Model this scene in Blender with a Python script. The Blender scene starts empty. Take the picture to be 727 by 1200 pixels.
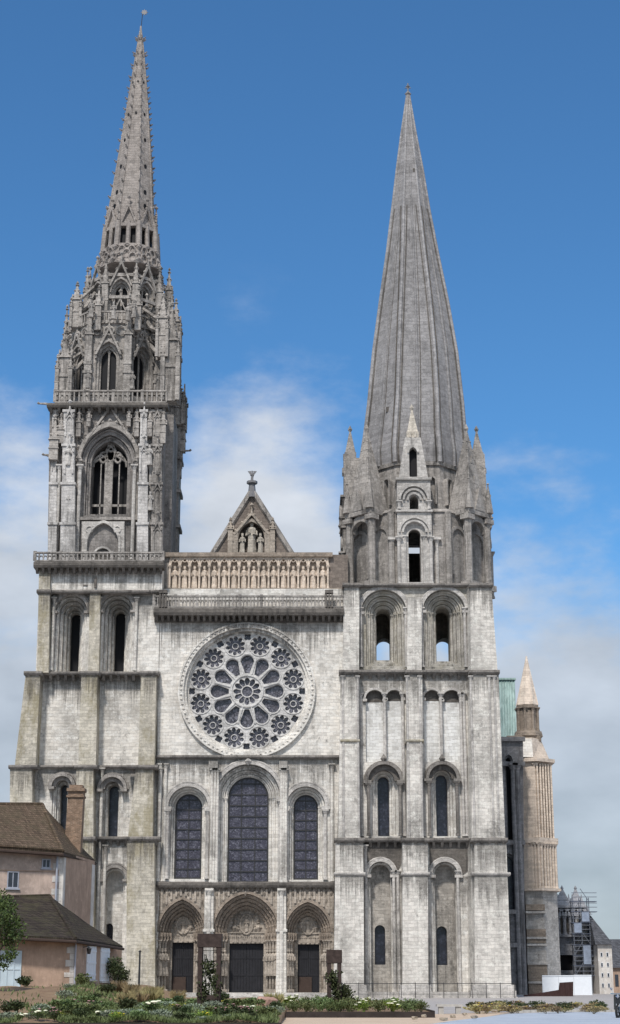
import bpy, bmesh, math, random
from mathutils import Vector, Matrix
from mathutils.geometry import tessellate_polygon
R = math.radians
PI = math.pi
scene = bpy.context.scene
COL = scene.collection
rnd = random.Random(7)

# ------------------------------------------------------------------ camera model (photo 727 x 1200)
W, H, F, D, EYE = 727.0, 1200.0, 1900.0, 160.0, 1.65
TH = math.atan(548.0 / F)
ST, CT = math.sin(TH), math.cos(TH)

def P(px, py, Y):
    """point of the vertical plane at depth Y seen at photo position px, py -> (X, Z)"""
    u = (px - W / 2) / F
    v = (H / 2 - py) / F
    t = (Y + D) / (CT - v * ST)
    return (u * t, EYE + (ST + v * CT) * t)

def PX(px, py, Y): return P(px, py, Y)[0]
def PZ(px, py, Y): return P(px, py, Y)[1]
def PL(pts, Y): return [P(a, b, Y) for a, b in pts]

def G(px, py, z=0.0):
    u = (px - W / 2) / F
    v = (H / 2 - py) / F
    d = (u, CT - v * ST, ST + v * CT)
    t = (z - EYE) / d[2]
    return Vector((d[0] * t, -D + d[1] * t, z))

cam_d = bpy.data.cameras.new('camera')
cam = bpy.data.objects.new('camera', cam_d)
COL.objects.link(cam)
cam_d.sensor_fit = 'VERTICAL'
cam_d.sensor_height = 36.0
cam_d.lens = 36.0 * F / H
cam_d.clip_start = 0.5
cam_d.clip_end = 20000
cam.location = (0, -D, EYE)
cam.rotation_euler = (PI / 2 + TH, 0, 0)
scene.camera = cam

# ------------------------------------------------------------------ object helpers
ROOTLOC = {}
def tag(o, label=None, cat=None, group=None, kind=None):
    if label: o['label'] = label
    if cat: o['category'] = cat
    if group: o['group'] = group
    if kind: o['kind'] = kind
    return o

def empty(name, loc, label=None, cat=None, group=None):
    o = bpy.data.objects.new(name, None)
    o.empty_display_size = 0.5
    COL.objects.link(o)
    o.location = loc
    ROOTLOC[o.name] = Vector(loc)
    return tag(o, label, cat, group)

def base_of(o):
    while o.parent: o = o.parent
    return ROOTLOC.get(o.name, Vector((0, 0, 0)))

class MB:
    def __init__(self):
        self.bm = bmesh.new()
        self.M = Matrix.Identity(4)
    def v(self, x, y, z):
        return self.bm.verts.new(self.M @ Vector((x, y, z)))
    def f(self, vs):
        try: return self.bm.faces.new(vs)
        except ValueError: return None
    def poly(self, pts):
        return self.f([self.v(*p) for p in pts])
    def hexa(self, b, t):
        """b, t: two matching loops of points"""
        n = len(b)
        vb = [self.v(*p) for p in b]; vt = [self.v(*p) for p in t]
        self.f(vb[::-1]); self.f(vt)
        for i in range(n):
            j = (i + 1) % n
            self.f([vb[i], vb[j], vt[j], vt[i]])
    def box(self, x0, x1, y0, y1, z0, z1):
        self.hexa([(x0, y0, z0), (x1, y0, z0), (x1, y1, z0), (x0, y1, z0)],
                  [(x0, y0, z1), (x1, y0, z1), (x1, y1, z1), (x0, y1, z1)])
    def plate(self, outer, holes, y0, y1):
        """polygon with holes in x,z extruded from y0 to y1"""
        loops = [outer] + list(holes)
        tris = tessellate_polygon([[Vector((p[0], p[1], 0)) for p in l] for l in loops])
        fr, bk = [], []
        for l in loops:
            for p in l:
                fr.append(self.v(p[0], y0, p[1])); bk.append(self.v(p[0], y1, p[1]))
        for a, b, c in tris:
            self.f([fr[a], fr[b], fr[c]]); self.f([bk[c], bk[b], bk[a]])
        k = 0
        for l in loops:
            n = len(l)
            for i in range(n):
                j = (i + 1) % n
                self.f([fr[k + i], fr[k + j], bk[k + j], bk[k + i]])
            k += n
    def frust(self, c0, c1, r0, r1, n=8, rot=0.0, sx=1.0, sy=1.0):
        b, t = [], []
        for i in range(n):
            a = rot + 2 * PI * i / n
            b.append((c0[0] + r0 * sx * math.cos(a), c0[1] + r0 * sy * math.sin(a), c0[2]))
            t.append((c1[0] + r1 * sx * math.cos(a), c1[1] + r1 * sy * math.sin(a), c1[2]))
        self.hexa(b, t)
    def octa(self, c, r, rz=None):
        rz = rz or r
        x, y, z = c
        t, b = self.v(x, y, z + rz), self.v(x, y, z - rz)
        q = [self.v(x + r, y, z), self.v(x, y + r, z), self.v(x - r, y, z), self.v(x, y - r, z)]
        for i in range(4):
            self.f([q[i], q[(i + 1) % 4], t]); self.f([q[(i + 1) % 4], q[i], b])
    def tube(self, pts, r, n=6, r1=None):
        pts = [Vector(p) for p in pts]
        rings = []
        for i, p in enumerate(pts):
            d = (pts[min(i + 1, len(pts) - 1)] - pts[max(i - 1, 0)]).normalized()
            a = d.cross(Vector((0, 1, 0)))
            if a.length < 0.1: a = d.cross(Vector((1, 0, 0)))
            a.normalize(); b = d.cross(a)
            rr = r if r1 is None else r + (r1 - r) * i / (len(pts) - 1)
            rings.append([self.v(*(p + rr * (math.cos(2 * PI * k / n) * a + math.sin(2 * PI * k / n) * b))) for k in range(n)])
        for q, s in zip(rings, rings[1:]):
            for k in range(n):
                self.f([q[k], q[(k + 1) % n], s[(k + 1) % n], s[k]])
        self.f(rings[0][::-1]); self.f(rings[-1])
    def lathe(self, c, prof, n=10, sx=1.0, sy=1.0):
        """prof: list of (r, z)"""
        rings = []
        for r, z in prof:
            rings.append([self.v(c[0] + r * sx * math.cos(2 * PI * k / n), c[1] + r * sy * math.sin(2 * PI * k / n), c[2] + z) for k in range(n)])
        for q, s in zip(rings, rings[1:]):
            for k in range(n):
                self.f([q[k], q[(k + 1) % n], s[(k + 1) % n], s[k]])
        self.f(rings[0][::-1]); self.f(rings[-1])
    def build(self, name, mat, parent=None, smooth=False, loc=None, recalc=True):
        if recalc: bmesh.ops.recalc_face_normals(self.bm, faces=self.bm.faces)
        off = Vector(loc) if loc is not None else (base_of(parent) if parent else Vector((0, 0, 0)))
        if off.length > 0: bmesh.ops.translate(self.bm, vec=-off, verts=self.bm.verts)
        me = bpy.data.meshes.new(name)
        self.bm.to_mesh(me); self.bm.free()
        if isinstance(mat, (list, tuple)):
            for m in mat: me.materials.append(m)
        else: me.materials.append(mat)
        if smooth:
            for p in me.polygons: p.use_smooth = True
        o = bpy.data.objects.new(name, me)
        COL.objects.link(o)
        if parent: o.parent = parent
        elif loc is not None: o.location = loc
        return o

def copy_tree(o, parent=None):
    c = o.copy(); COL.objects.link(c)
    if parent: c.parent = parent
    for ch in list(o.children): copy_tree(ch, c)
    return c

# ------------------------------------------------------------------ arches
def arch(cx, w, zs, zp, rise=None, pointed=False, n=14):
    """outline: left sill, up, over, down to right sill (no closing point)"""
    rise = w if rise is None else rise
    pts = [(cx - w, zs), (cx - w, zp)]
    if pointed and rise > w * 1.02:
        Rr = (w * w + rise * rise) / (2 * w)
        a1 = math.asin(min(1, rise / Rr))
        h = n // 2
        for i in range(1, h + 1):
            a = a1 * i / h
            pts.append((cx - w + Rr - Rr * math.cos(a), zp + Rr * math.sin(a)))
        for i in range(h - 1, -1, -1):
            a = a1 * i / h
            pts.append((cx + w - Rr + Rr * math.cos(a), zp + Rr * math.sin(a)))
    else:
        for i in range(1, n + 1):
            a = PI - PI * i / n
            pts.append((cx + w * math.cos(a), zp + rise * math.sin(a)))
    pts.append((cx + w, zs))
    return pts

def arch_band(mb, cx, zp, wi, wo, y0, y1, rise=None, rise_o=None, pointed=False, n=16, drop=0.0):
    ri = wi if rise is None else rise
    ro = wo if rise_o is None else rise_o
    o = arch(cx, wo, zp - drop, zp, ro, pointed, n)
    i = arch(cx, wi, zp - drop, zp, ri, pointed, n)
    if drop == 0.0: o, i = o[1:-1], i[1:-1]
    mb.plate(o + i[::-1], [], y0, y1)

def roll(mb, cx, zp, w, y, r, rise=None, pointed=False, zs=None):
    pts = arch(cx, w, zs if zs is not None else zp, zp, rise, pointed, 14)
    if zs is None: pts = pts[1:-1]
    mb.tube([(p[0], y, p[1]) for p in pts], r, 6)

def colonnette(mb, x, y, z0, z1, r):
    mb.frust((x, y, z0), (x, y, z1), r, r, 8)
    mb.frust((x, y, z0), (x, y, z0 + r * 1.6), r * 1.5, r * 1.2, 8)
    mb.frust((x, y, z1 - r * 2.6), (x, y, z1 - r * .8), r * 1.1, r * 1.8, 8)
    mb.box(x - r * 1.9, x + r * 1.9, y - r * 1.9, y + r * 1.9, z1 - r * .8, z1)

def opening(mb, cx, w, zs, za, Y, steps, yend, rise=None, pointed=False, sill=0.25, cols=True):
    """stepped jambs of an arched opening whose outline in the wall is (cx,w,zs,za); steps: [(dy, inset)...].
    returns (outline for the hole in the wall, innermost outline, y of its back)"""
    rise0 = w if rise is None else rise
    zp = za - rise0
    k = rise0 / w
    hole = arch(cx, w, zs, zp, rise0, pointed)
    wp, zsp = w, zs
    inner = hole
    for i, (dy, ins) in enumerate(steps):
        y0 = Y + dy + 0.003 * i
        y1 = Y + (steps[i + 1][0] if i + 1 < len(steps) else yend) + 0.003 * i
        wi = w - ins
        zsi = zs + ins * sill
        mb.plate(arch(cx, wp + .12, zsp - .12, zp, (wp + .12) * k, pointed), [arch(cx, wi, zsi, zp, wi * k, pointed)], y0, y1)
        if cols:
            rr = min(.11, (wp - wi) * .4)
            roll(mb, cx, zp, wp - rr * 1.05, y0 - rr * .9, rr, (wp - rr * 1.05) * k, pointed)
            for s in (-1, 1):
                colonnette(mb, cx + s * (wp - rr * 1.05), y0 - rr * .95, zsp, zp, rr)
        wp, zsp = wi, zsi
        inner = arch(cx, wi, zsi, zp, wi * k, pointed)
        last = (wi, zsi, zp, wi * k)
    if not steps: last = (w, zs, zp, rise0)
    return hole, last

def panel(name, mat, parent, cx, last, y, pointed=False, th=.06):
    wi, zs, zp, ri = last
    m = MB(); m.plate(arch(cx, wi + .06, zs - .06, zp, ri + .06, pointed), [], y, y + th)
    return m.build(name, mat, parent)

def pxarch(px0, px1, apex, sill, Y):
    """photo-measured opening -> cx, w, zs, za"""
    mid = (apex + sill) / 2
    x0, x1 = PX(px0, mid, Y), PX(px1, mid, Y)
    c = (px0 + px1) / 2
    return (x0 + x1) / 2, (x1 - x0) / 2, PZ(c, sill, Y), PZ(c, apex, Y)

def pinnacle(mb, x, y, z0, w, h, shaft=.45, crock=True, n=4, rot=PI / 4):
    """square shaft with little gables and a crocketed pyramid"""
    hs = h * shaft
    r = w / 2
    mb.frust((x, y, z0), (x, y, z0 + hs), r * 1.414, r * 1.35, n, rot)
    mb.frust((x, y, z0 + hs * .55), (x, y, z0 + hs * .6), r * 1.6, r * 1.6, n, rot)
    mb.frust((x, y, z0 + hs), (x, y, z0 + hs + w * .12), r * 1.75, r * 1.6, n, rot)
    for dx, dy in ((0, -1), (1, 0), (-1, 0)):
        px, py = x + dx * r * 1.02, y + dy * r * 1.02
        if dx == 0:
            mb.hexa([(px - r * .8, py - .05, z0 + hs), (px + r * .8, py - .05, z0 + hs), (px, py - .05, z0 + hs + w * .9)],
                    [(px - r * .8, py + .1, z0 + hs), (px + r * .8, py + .1, z0 + hs), (px, py + .1, z0 + hs + w * .9)])
        else:
            mb.hexa([(px - .05, py - r * .8, z0 + hs), (px - .05, py + r * .8, z0 + hs), (px - .05, py, z0 + hs + w * .9)],
                    [(px + .1, py - r * .8, z0 + hs), (px + .1, py + r * .8, z0 + hs), (px + .1, py, z0 + hs + w * .9)])
    zt = z0 + h
    mb.frust((x, y, z0 + hs + w * .1), (x, y, zt), r * 1.2, .03, n, rot)
    if crock:
        k = max(3, int((h - hs) / .7))
        for i in range(k):
            t = (i + .5) / k
            zz = z0 + hs + w * .1 + (zt - z0 - hs) * t
            rr = r * 1.2 * (1 - t) + .05
            for a in range(4):
                q = PI / 4 + a * PI / 2
                mb.octa((x + rr * math.cos(q), y + rr * math.sin(q), zz), .09 + .05 * w)
    mb.octa((x, y, zt), .12 + w * .06, .2 + w * .1)

def gablet(mb, cx, z0, w, h, y0, y1, bar=.22, crock=.16):
    """crocketed gable outline"""
    o = [(cx - w, z0), (cx, z0 + h), (cx + w, z0)]
    s = 1 - bar / w * 1.2
    i = [(cx + w * s, z0), (cx, z0 + h * s), (cx - w * s, z0)]
    mb.plate(o + i, [], y0, y1)
    n = max(3, int(h / .8))
    for k in range(n):
        t = (k + .5) / n
        for sgn in (-1, 1):
            mb.octa((cx + sgn * w * (1 - t), (y0 + y1) / 2, z0 + h * t + crock * .5), crock, crock * 1.2)
    mb.frust((cx, (y0 + y1) / 2, z0 + h - .05), (cx, (y0 + y1) / 2, z0 + h + .7), .12, .06, 6)
    mb.octa((cx, (y0 + y1) / 2, z0 + h + .75), .25, .3)

def statue(mb, x, y, z0, h, seed=0, face=(0, -1)):
    """robed standing figure, one continuous carved body"""
    r = random.Random(seed)
    s = h / 2.0
    n = 10
    prof = [(.26, 0), (.27, .12), (.23, .5), (.22, .9), (.25, 1.1), (.24, 1.25), (.28, 1.46), (.25, 1.58), (.09, 1.66), (.085, 1.70), (.125, 1.76), (.135, 1.85), (.12, 1.93), (.135, 1.95), (.14, 2.02), (.04, 2.03)]
    rings = []
    for i, (rr, z) in enumerate(prof):
        ring = []
        for k in range(n):
            a = 2 * PI * k / n
            q = rr * s * (1 + (.10 * math.sin(5 * a + seed + z * 2) if i < 7 else 0))
            dep = .75 if i < 8 else 1.0
            ring.append(mb.v(x + q * math.cos(a), y + q * dep * math.sin(a), z0 + z * s))
        rings.append(ring)
    for q, t in zip(rings, rings[1:]):
        for k in range(n): mb.f([q[k], q[(k + 1) % n], t[(k + 1) % n], t[k]])
    mb.f(rings[0][::-1]); mb.f(rings[-1])
    # forearms folded across the chest
    for sg in (-1, 1):
        mb.tube([(x + sg * .27 * s, y - .02, z0 + 1.42 * s), (x + sg * .3 * s, y - .1 * s, z0 + 1.12 * s), (x + sg * .08 * s, y - .24 * s, z0 + (1.16 + .12 * r.random()) * s)], .07 * s, 5)

# ------------------------------------------------------------------ materials
class NT:
    def __init__(self, name, rough=.9, spec=.2):
        self.m = bpy.data.materials.new(name); self.m.use_nodes = True
        self.t = self.m.node_tree; self.n = self.t.nodes
        self.b = self.n['Principled BSDF']
        self.b.inputs['Roughness'].default_value = rough
        self.b.inputs['Specular IOR Level'].default_value = spec
    def new(self, typ, **kw):
        o = self.n.new(typ)
        for k, v in kw.items():
            if k in o.inputs: o.inputs[k].default_value = v
            else: setattr(o, k, v)
        return o
    def link(self, a, b): self.t.links.new(a, b)
    def pos(self):
        return self.new('ShaderNodeNewGeometry').outputs['Position']
    def wallvec(self, sx=1, sz=1):
        s = self.new('ShaderNodeSeparateXYZ'); self.link(self.pos(), s.inputs[0])
        a = self.math('ADD', s.outputs[0], s.outputs[1])
        a = self.math('MULTIPLY', a, sx)
        z = self.math('MULTIPLY', s.outputs[2], sz)
        c = self.new('ShaderNodeCombineXYZ'); self.link(a, c.inputs[0]); self.link(z, c.inputs[1])
        return c.outputs[0]
    def math(self, op, a, b=None, clamp=False):
        o = self.new('ShaderNodeMath'); o.operation = op; o.use_clamp = clamp
        for i, q in enumerate((a, b)):
            if q is None: continue
            if isinstance(q, (int, float)): o.inputs[i].default_value = q
            else: self.link(q, o.inputs[i])
        return o.outputs[0]
    def scaled(self, sx, sy, sz):
        m = self.new('ShaderNodeMapping'); m.inputs['Scale'].default_value = (sx, sy, sz)
        self.link(self.pos(), m.inputs[0]); return m.outputs[0]
    def noise(self, vec, scale, detail=4, rough=.6):
        o = self.new('ShaderNodeTexNoise'); o.inputs['Scale'].default_value = scale
        o.inputs['Detail'].default_value = detail; o.inputs['Roughness'].default_value = rough
        if vec is not None: self.link(vec, o.inputs['Vector'])
        return o.outputs[0]
    def ramp(self, fac, stops):
        o = self.new('ShaderNodeValToRGB'); e = o.color_ramp.elements
        while len(e) < len(stops): e.new(.5)
        for q, (p, c) in zip(e, stops):
            q.position = p; q.color = (c, c, c, 1) if isinstance(c, (int, float)) else (*c, 1)
        self.link(fac, o.inputs[0]); return o.outputs[0]
    def mix(self, fac, a, b, mode='MIX'):
        o = self.new('ShaderNodeMix'); o.data_type = 'RGBA'; o.blend_type = mode
        for q, s in ((fac, o.inputs[0]), (a, o.inputs[6]), (b, o.inputs[7])):
            if isinstance(q, (int, float)): s.default_value = q
            elif isinstance(q, tuple): s.default_value = (*q, 1)
            else: self.link(q, s)
        return o.outputs[2]
    def color(self, c):
        if isinstance(c, tuple): self.b.inputs['Base Color'].default_value = (*c, 1)
        else: self.link(c, self.b.inputs['Base Color'])
    def bump(self, h, strength=.4, dist=.05):
        o = self.new('ShaderNodeBump'); o.inputs['Strength'].default_value = strength; o.inputs['Distance'].default_value = dist
        self.link(h, o.inputs['Height']); self.link(o.outputs[0], self.b.inputs['Normal'])

def stone(name, c, dark=(.05, .047, .045), dirt=.5, lichen=0.0, row=.33, var=.15, streak=.5, seed=0.0, mott=1.0, drips=None):
    t = NT(name)
    # slightly wavering courses of squared blocks
    wob = t.new('ShaderNodeVectorMath'); wob.operation = 'ADD'
    nz = t.new('ShaderNodeTexNoise'); nz.inputs['Scale'].default_value = .9; t.link(t.pos(), nz.inputs['Vector'])
    sc = t.new('ShaderNodeVectorMath'); sc.operation = 'SCALE'; sc.inputs['Scale'].default_value = .32
    t.link(nz.outputs['Color'], sc.inputs[0]); t.link(t.wallvec(), wob.inputs[0]); t.link(sc.outputs[0], wob.inputs[1])
    br = t.new('ShaderNodeTexBrick')
    br.inputs['Scale'].default_value = 1.0
    br.inputs['Brick Width'].default_value = row * 1.9
    br.inputs['Row Height'].default_value = row
    br.inputs['Mortar Size'].default_value = .014
    br.inputs['Bias'].default_value = -.38
    br.inputs['Color1'].default_value = (*[min(.85, q * (1 + var)) for q in c], 1)
    br.inputs['Color2'].default_value = (*[q * (.70 - var * .5) for q in c], 1)
    br.inputs['Mortar'].default_value = (*[q * .84 for q in c], 1)
    t.link(wob.outputs[0], br.inputs['Vector'])
    # big patches of weathering, a few metres across
    p1 = t.noise(t.scaled(.26, .26, .17), 1.0, 9, .7)
    col = t.mix(t.ramp(p1, [(.45, 0.0), (.60, .85 * dirt)]), br.outputs['Color'], tuple(.42 * q + .015 for q in c))
    # soft mottling of the surface
    p2 = t.noise(t.scaled(1.3, 1.3, 1.8), 1.4, 8, 1.0)
    col = t.mix(t.ramp(p2, [(.42, .55 * mott), (.55, 0.0)]), col, tuple(.45 * q for q in c))
    # pale re-cut blocks and lime-washed areas
    p5 = t.noise(t.scaled(.7, .7, 1.0), 1.6, 8, .95)
    col = t.mix(t.ramp(p5, [(.51, 0.0), (.59, .7)]), col, tuple(min(.86, 1.3 * q) for q in c))
    # vertical run-off streaks
    p3 = t.noise(t.scaled(1.5, 1.5, .075), 1.0, 8, .8)
    p6 = t.noise(t.scaled(.22, .22, .16), 1.0, 5, .7)
    st = t.math('MULTIPLY', t.ramp(p3, [(.49, 0.0), (.62, .95 * streak)]), t.ramp(p6, [(.42, .1), (.58, 1.0)]))
    col = t.mix(st, col, dark)
    # black spots where rain gathers
    p7 = t.noise(t.scaled(.55, .55, .36), 1.0, 10, .85)
    col = t.mix(t.ramp(p7, [(.55, 0.0), (.63, .85 * dirt)]), col, tuple(.2 * q + .01 for q in c))
    if lichen:
        p4 = t.noise(t.scaled(.5, .5, .25), 1.0, 8, .8)
        col = t.mix(t.ramp(p4, [(.47, 0.0), (.6, lichen)]), col, (.25, .215, .125))
    if drips:
        # ragged black drip stains hanging from the projecting courses
        sp_ = t.new('ShaderNodeSeparateXYZ'); t.link(t.pos(), sp_.inputs[0])
        ln = t.ramp(t.noise(t.scaled(1.6, 1.6, .02), 1.0, 9, .9), [(.40, 0.0), (.70, 1.0)])
        tot = None
        for L, xa, xb in drips:
            dz = t.math('SUBTRACT', L, sp_.outputs[2])
            inside = t.math('MULTIPLY', t.math('GREATER_THAN', dz, 0.0), t.math('MULTIPLY', t.math('GREATER_THAN', sp_.outputs[0], xa), t.math('LESS_THAN', sp_.outputs[0], xb)))
            f = t.math('DIVIDE', t.math('SUBTRACT', t.math('ADD', t.math('MULTIPLY', ln, 5.5), .35), dz), 1.1, True)
            f = t.math('MULTIPLY', f, inside)
            tot = f if tot is None else t.math('MAXIMUM', tot, f)
        col = t.mix(t.math('MULTIPLY', tot, t.ramp(p2, [(.35, .85), (.6, .42)])), col, (.07, .065, .06))
    t.color(col)
    h = t.math('ADD', t.math('MULTIPLY', br.outputs['Fac'], -.4), p2)
    t.bump(h, .7, .08)
    return t.m

PALE = (.69, .655, .605)
XN, XS = PX(185, 850, 0), PX(397.5, 850, 0)
DRIP = [(PZ(100, y, 0), -99, XN) for y in (664, 694, 790, 900, 984)] + [(PZ(290, y, 0.5), XN, XS) for y in (728, 888)] + [(PZ(490, y, 0), XS, 99) for y in (687, 789, 986, 1026)]
M = {}
M['pale'] = stone('pale_limestone', PALE, dirt=.75, streak=.4, mott=.7, drips=DRIP)
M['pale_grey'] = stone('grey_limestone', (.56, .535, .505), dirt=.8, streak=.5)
M['lichen'] = stone('lichen_limestone', (.56, .52, .44), dirt=.55, streak=.4, lichen=.65, drips=DRIP)
M['facade'] = stone('facade_limestone', (.73, .695, .64), dirt=.8, streak=.3, mott=.6, drips=DRIP)
M['stainedwall'] = stone('dark_grey_belfry_stone', (.30, .28, .265), dirt=1.0, streak=.9, mott=1.2)  # stained, and darkened further to paint recess shade between the piers
M['palepier'] = stone('pale_grey_pier_stone', (.58, .56, .54), dirt=.8, streak=.8, mott=.9)
M['panelwhite'] = stone('whitish_panel_stone', (.78, .76, .72), dirt=.35, streak=.3, mott=.6)
M['upper'] = stone('grey_brown_belfry_stone', (.50, .475, .43), dirt=.9, streak=.8, lichen=.3, mott=1.0)
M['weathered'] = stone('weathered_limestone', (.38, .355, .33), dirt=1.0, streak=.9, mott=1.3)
M['ornate'] = stone('grey_carved_stone', (.43, .40, .37), dirt=1.15, streak=1.0, row=.5, mott=1.7)
M['spire'] = stone('spire_stone', (.30, .292, .294), dirt=.5, streak=.45, row=.42, var=.14, mott=1.0)
M['spire_rib'] = stone('spire_rib_stone', (.36, .35, .352), dirt=.5, streak=.5, row=.42)
M['lace'] = stone('crocketed_spire_stone', (.36, .325, .30), dirt=.6, streak=.5, mott=1.2)
M['string'] = stone('stained_moulding', (.27, .25, .23), dirt=.9, streak=1.0)  # stained courses; also paints the shade of the deep window hoods
M['stain'] = stone('blackened_stone', (.17, .155, .14), dirt=.9, streak=1.0, mott=1.3)  # black staining; also paints shade under hoods and in the porch arcade
M['tan'] = stone('cleaned_tan_stone', (.64, .545, .455), dirt=.25, streak=.15, mott=.5)
M['tan_dark'] = stone('brown_portal_stone', (.33, .275, .225), dirt=.7, streak=.4, mott=1.2)
M['portal'] = stone('portal_stone', (.45, .395, .335), dirt=.8, streak=.5, mott=1.2)
M['nichewall'] = stone('stained_niche_stone', (.46, .43, .39), dirt=.9, streak=.8, mott=1.0)  # grey mottled back, darkened for shade the shallow niche does not give
M['tracery'] = stone('rose_tracery_stone', (.56, .55, .535), dirt=.5, streak=.1, mott=.5)
M['newstone'] = stone('new_white_stone', (.74, .70, .64), dirt=.05, streak=0, mott=.2)
M['turretcap'] = stone('peach_beige_cap_stone', (.70, .60, .51), dirt=.1, streak=.05, mott=.2)
M['capstone'] = stone('weathered_cap_stone', (.52, .475, .41), dirt=.4, streak=.3)
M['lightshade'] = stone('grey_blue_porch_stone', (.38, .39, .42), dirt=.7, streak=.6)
M['shade'] = stone('dark_nave_stone', (.27, .265, .27), dirt=.7, streak=.8)  # shade of the nave flank put into the stone colour
M['gable'] = stone('brown_gable_stone', (.225, .19, .165), dirt=.6, streak=.5, row=.35)

def plain(name, c, rough=.7, spec=.3, vary=.15, scale=3.0, metal=0.0, bump=.0):
    t = NT(name, rough, spec)
    n = t.noise(t.pos(), scale, 5, .65)
    t.color(t.mix(t.ramp(n, [(.3, 0.0), (.7, 1.0)]), tuple(q * (1 - vary) for q in c), tuple(min(.95, q * (1 + vary)) for q in c)))
    t.b.inputs['Metallic'].default_value = metal
    if bump: t.bump(n, bump, .03)
    return t.m
M['void'] = plain('dark_louvre', (.012, .012, .014), .6, .2)  # near-black panel painting the unlit inside of openings
M['door'] = plain('dark_door_wood', (.018, .018, .022), .55, .3, .3, 2)
M['iron'] = plain('iron', (.03, .03, .032), .5, .4)
M['lead'] = plain('lead_sheet', (.18, .18, .19), .5, .4)
M['copper'] = None

def glass(name, c1, c2, cell=.22, bars=(.9, .55), rough=.28):
    """leaded stained glass seen from outside"""
    t = NT(name, rough, .5)
    v = t.new('ShaderNodeTexVoronoi'); v.inputs['Scale'].default_value = 1 / cell
    t.link(t.wallvec(), v.inputs['Vector'])
    sep = t.new('ShaderNodeSeparateColor'); t.link(v.outputs['Color'], sep.inputs[0])
    col = t.mix(t.math('POWER', sep.outputs[0], 2.2), c1, c2)
    ve = t.new('ShaderNodeTexVoronoi'); ve.feature = 'DISTANCE_TO_EDGE'; ve.inputs['Scale'].default_value = 1 / cell
    t.link(t.wallvec(), ve.inputs['Vector'])
    col = t.mix(t.ramp(ve.outputs['Distance'], [(.03, 1.0), (.09, 0.0)]), col, (.012, .012, .016))
    big = t.noise(t.pos(), .8, 3)
    col = t.mix(t.ramp(big, [(.35, .0), (.7, .5)]), col, tuple(q * .6 for q in c1))
    t.color(col)
    t.bump(v.outputs['Distance'], .35, .03)
    return t.m
M['glass'] = glass('stained_glass', (.062, .058, .085), (.17, .17, .215), .17)
M['glass_rose'] = glass('rose_stained_glass', (.085, .08, .095), (.22, .22, .26), .3)
M['glass_dark'] = glass('dark_leaded_glass', (.016, .017, .028), (.05, .055, .08), .25)

def copper():
    t = NT('green_copper', .6, .4)
    n = t.noise(t.scaled(1, 1, .3), 1.2, 5)
    col = t.mix(t.ramp(n, [(.3, 0.0), (.7, 1.0)]), (.30, .42, .39), (.43, .56, .53))
    s = t.new('ShaderNodeTexWave'); s.inputs['Scale'].default_value = .8; s.bands_direction = 'X'
    t.link(t.pos(), s.inputs[0])
    n5 = t.noise(t.scaled(1.5, 1.5, .08), 1.0, 6, .8)
    col = t.mix(t.ramp(n5, [(.45, 0.0), (.65, .7)]), col, (.16, .22, .20))
    t.color(t.mix(t.ramp(s.outputs[1], [(.0, .35), (.12, 0.0)]), col, (.08, .2, .19)))
    return t.m
M['copper'] = copper()

def tiles(name, c, moss, row=.17):
    t = NT(name, .9, .15)
    br = t.new('ShaderNodeTexBrick')
    br.inputs['Scale'].default_value = 1.0; br.inputs['Brick Width'].default_value = row * 1.1
    br.inputs['Row Height'].default_value = row; br.inputs['Mortar Size'].default_value = .015
    br.inputs['Color1'].default_value = (*[q * 1.45 for q in c], 1); br.inputs['Color2'].default_value = (*[q * .6 for q in c], 1)
    br.inputs['Mortar'].default_value = (*[q * .3 for q in c], 1)
    t.link(t.wallvec(1, 1), br.inputs['Vector'])
    n = t.noise(t.pos(), 1.1, 6, .7)
    col = t.mix(t.ramp(n, [(.45, 0.0), (.68, .75)]), br.outputs['Color'], moss)
    n2 = t.noise(t.pos(), 7, 3, .7)
    col = t.mix(t.ramp(n2, [(.3, .5), (.6, 0.0)]), col, tuple(q * .4 for q in c))
    t.color(col)
    t.bump(t.math('ADD', t.math('MULTIPLY', br.outputs['Fac'], -.7), n2), .8, .05)
    return t.m
M['tile_brown'] = tiles('brown_flat_tiles', (.135, .098, .07), (.10, .085, .055))
M['tile_dark'] = tiles('dark_mossy_tiles', (.055, .044, .037), (.075, .07, .04))

def render_wall(name, c, patch):
    t = NT(name, .92, .15)
    n = t.noise(t.pos(), .7, 6, .7)
    col = t.mix(t.ramp(n, [(.4, 0.0), (.6, 1.0)]), c, patch)
    n2 = t.noise(t.scaled(1, 1, .35), 3.5, 5, .75)
    col = t.mix(t.ramp(n2, [(.35, .35), (.6, 0.0)]), col, tuple(q * .55 for q in c))
    n3 = t.noise(t.scaled(1.6, 1.6, .12), 1.0, 6, .75)
    col = t.mix(t.ramp(n3, [(.5, 0.0), (.66, .45)]), col, tuple(q * .5 for q in c))
    n4 = t.noise(t.pos(), 1.7, 8, .8)
    col = t.mix(t.ramp(n4, [(.56, 0.0), (.64, .5)]), col, tuple(min(.8, q * 1.3) for q in c))
    t.color(col); t.bump(n2, .5, .04)
    return t.m
M['plaster'] = render_wall('pink_beige_render', (.50, .36, .275), (.38, .275, .21))
M['plaster_light'] = render_wall('pale_rubble_render', (.58, .455, .385), (.38, .30, .255))
M['quoin'] = render_wall('white_quoin_stone', (.70, .67, .63), (.52, .48, .44))
M['shutter'] = plain('white_shutter_paint', (.72, .75, .80), .5, .3, .06)
M['bluedoor'] = plain('pale_blue_paint', (.52, .62, .68), .5, .3, .08)
M['fascia'] = plain('dark_brown_timber', (.06, .042, .035), .7, .2)
M['pipe'] = plain('grey_zinc_pipe', (.36, .38, .44), .5, .4)
M['windowdark'] = plain('house_window_glass', (.035, .042, .055), .15, .5)

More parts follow.
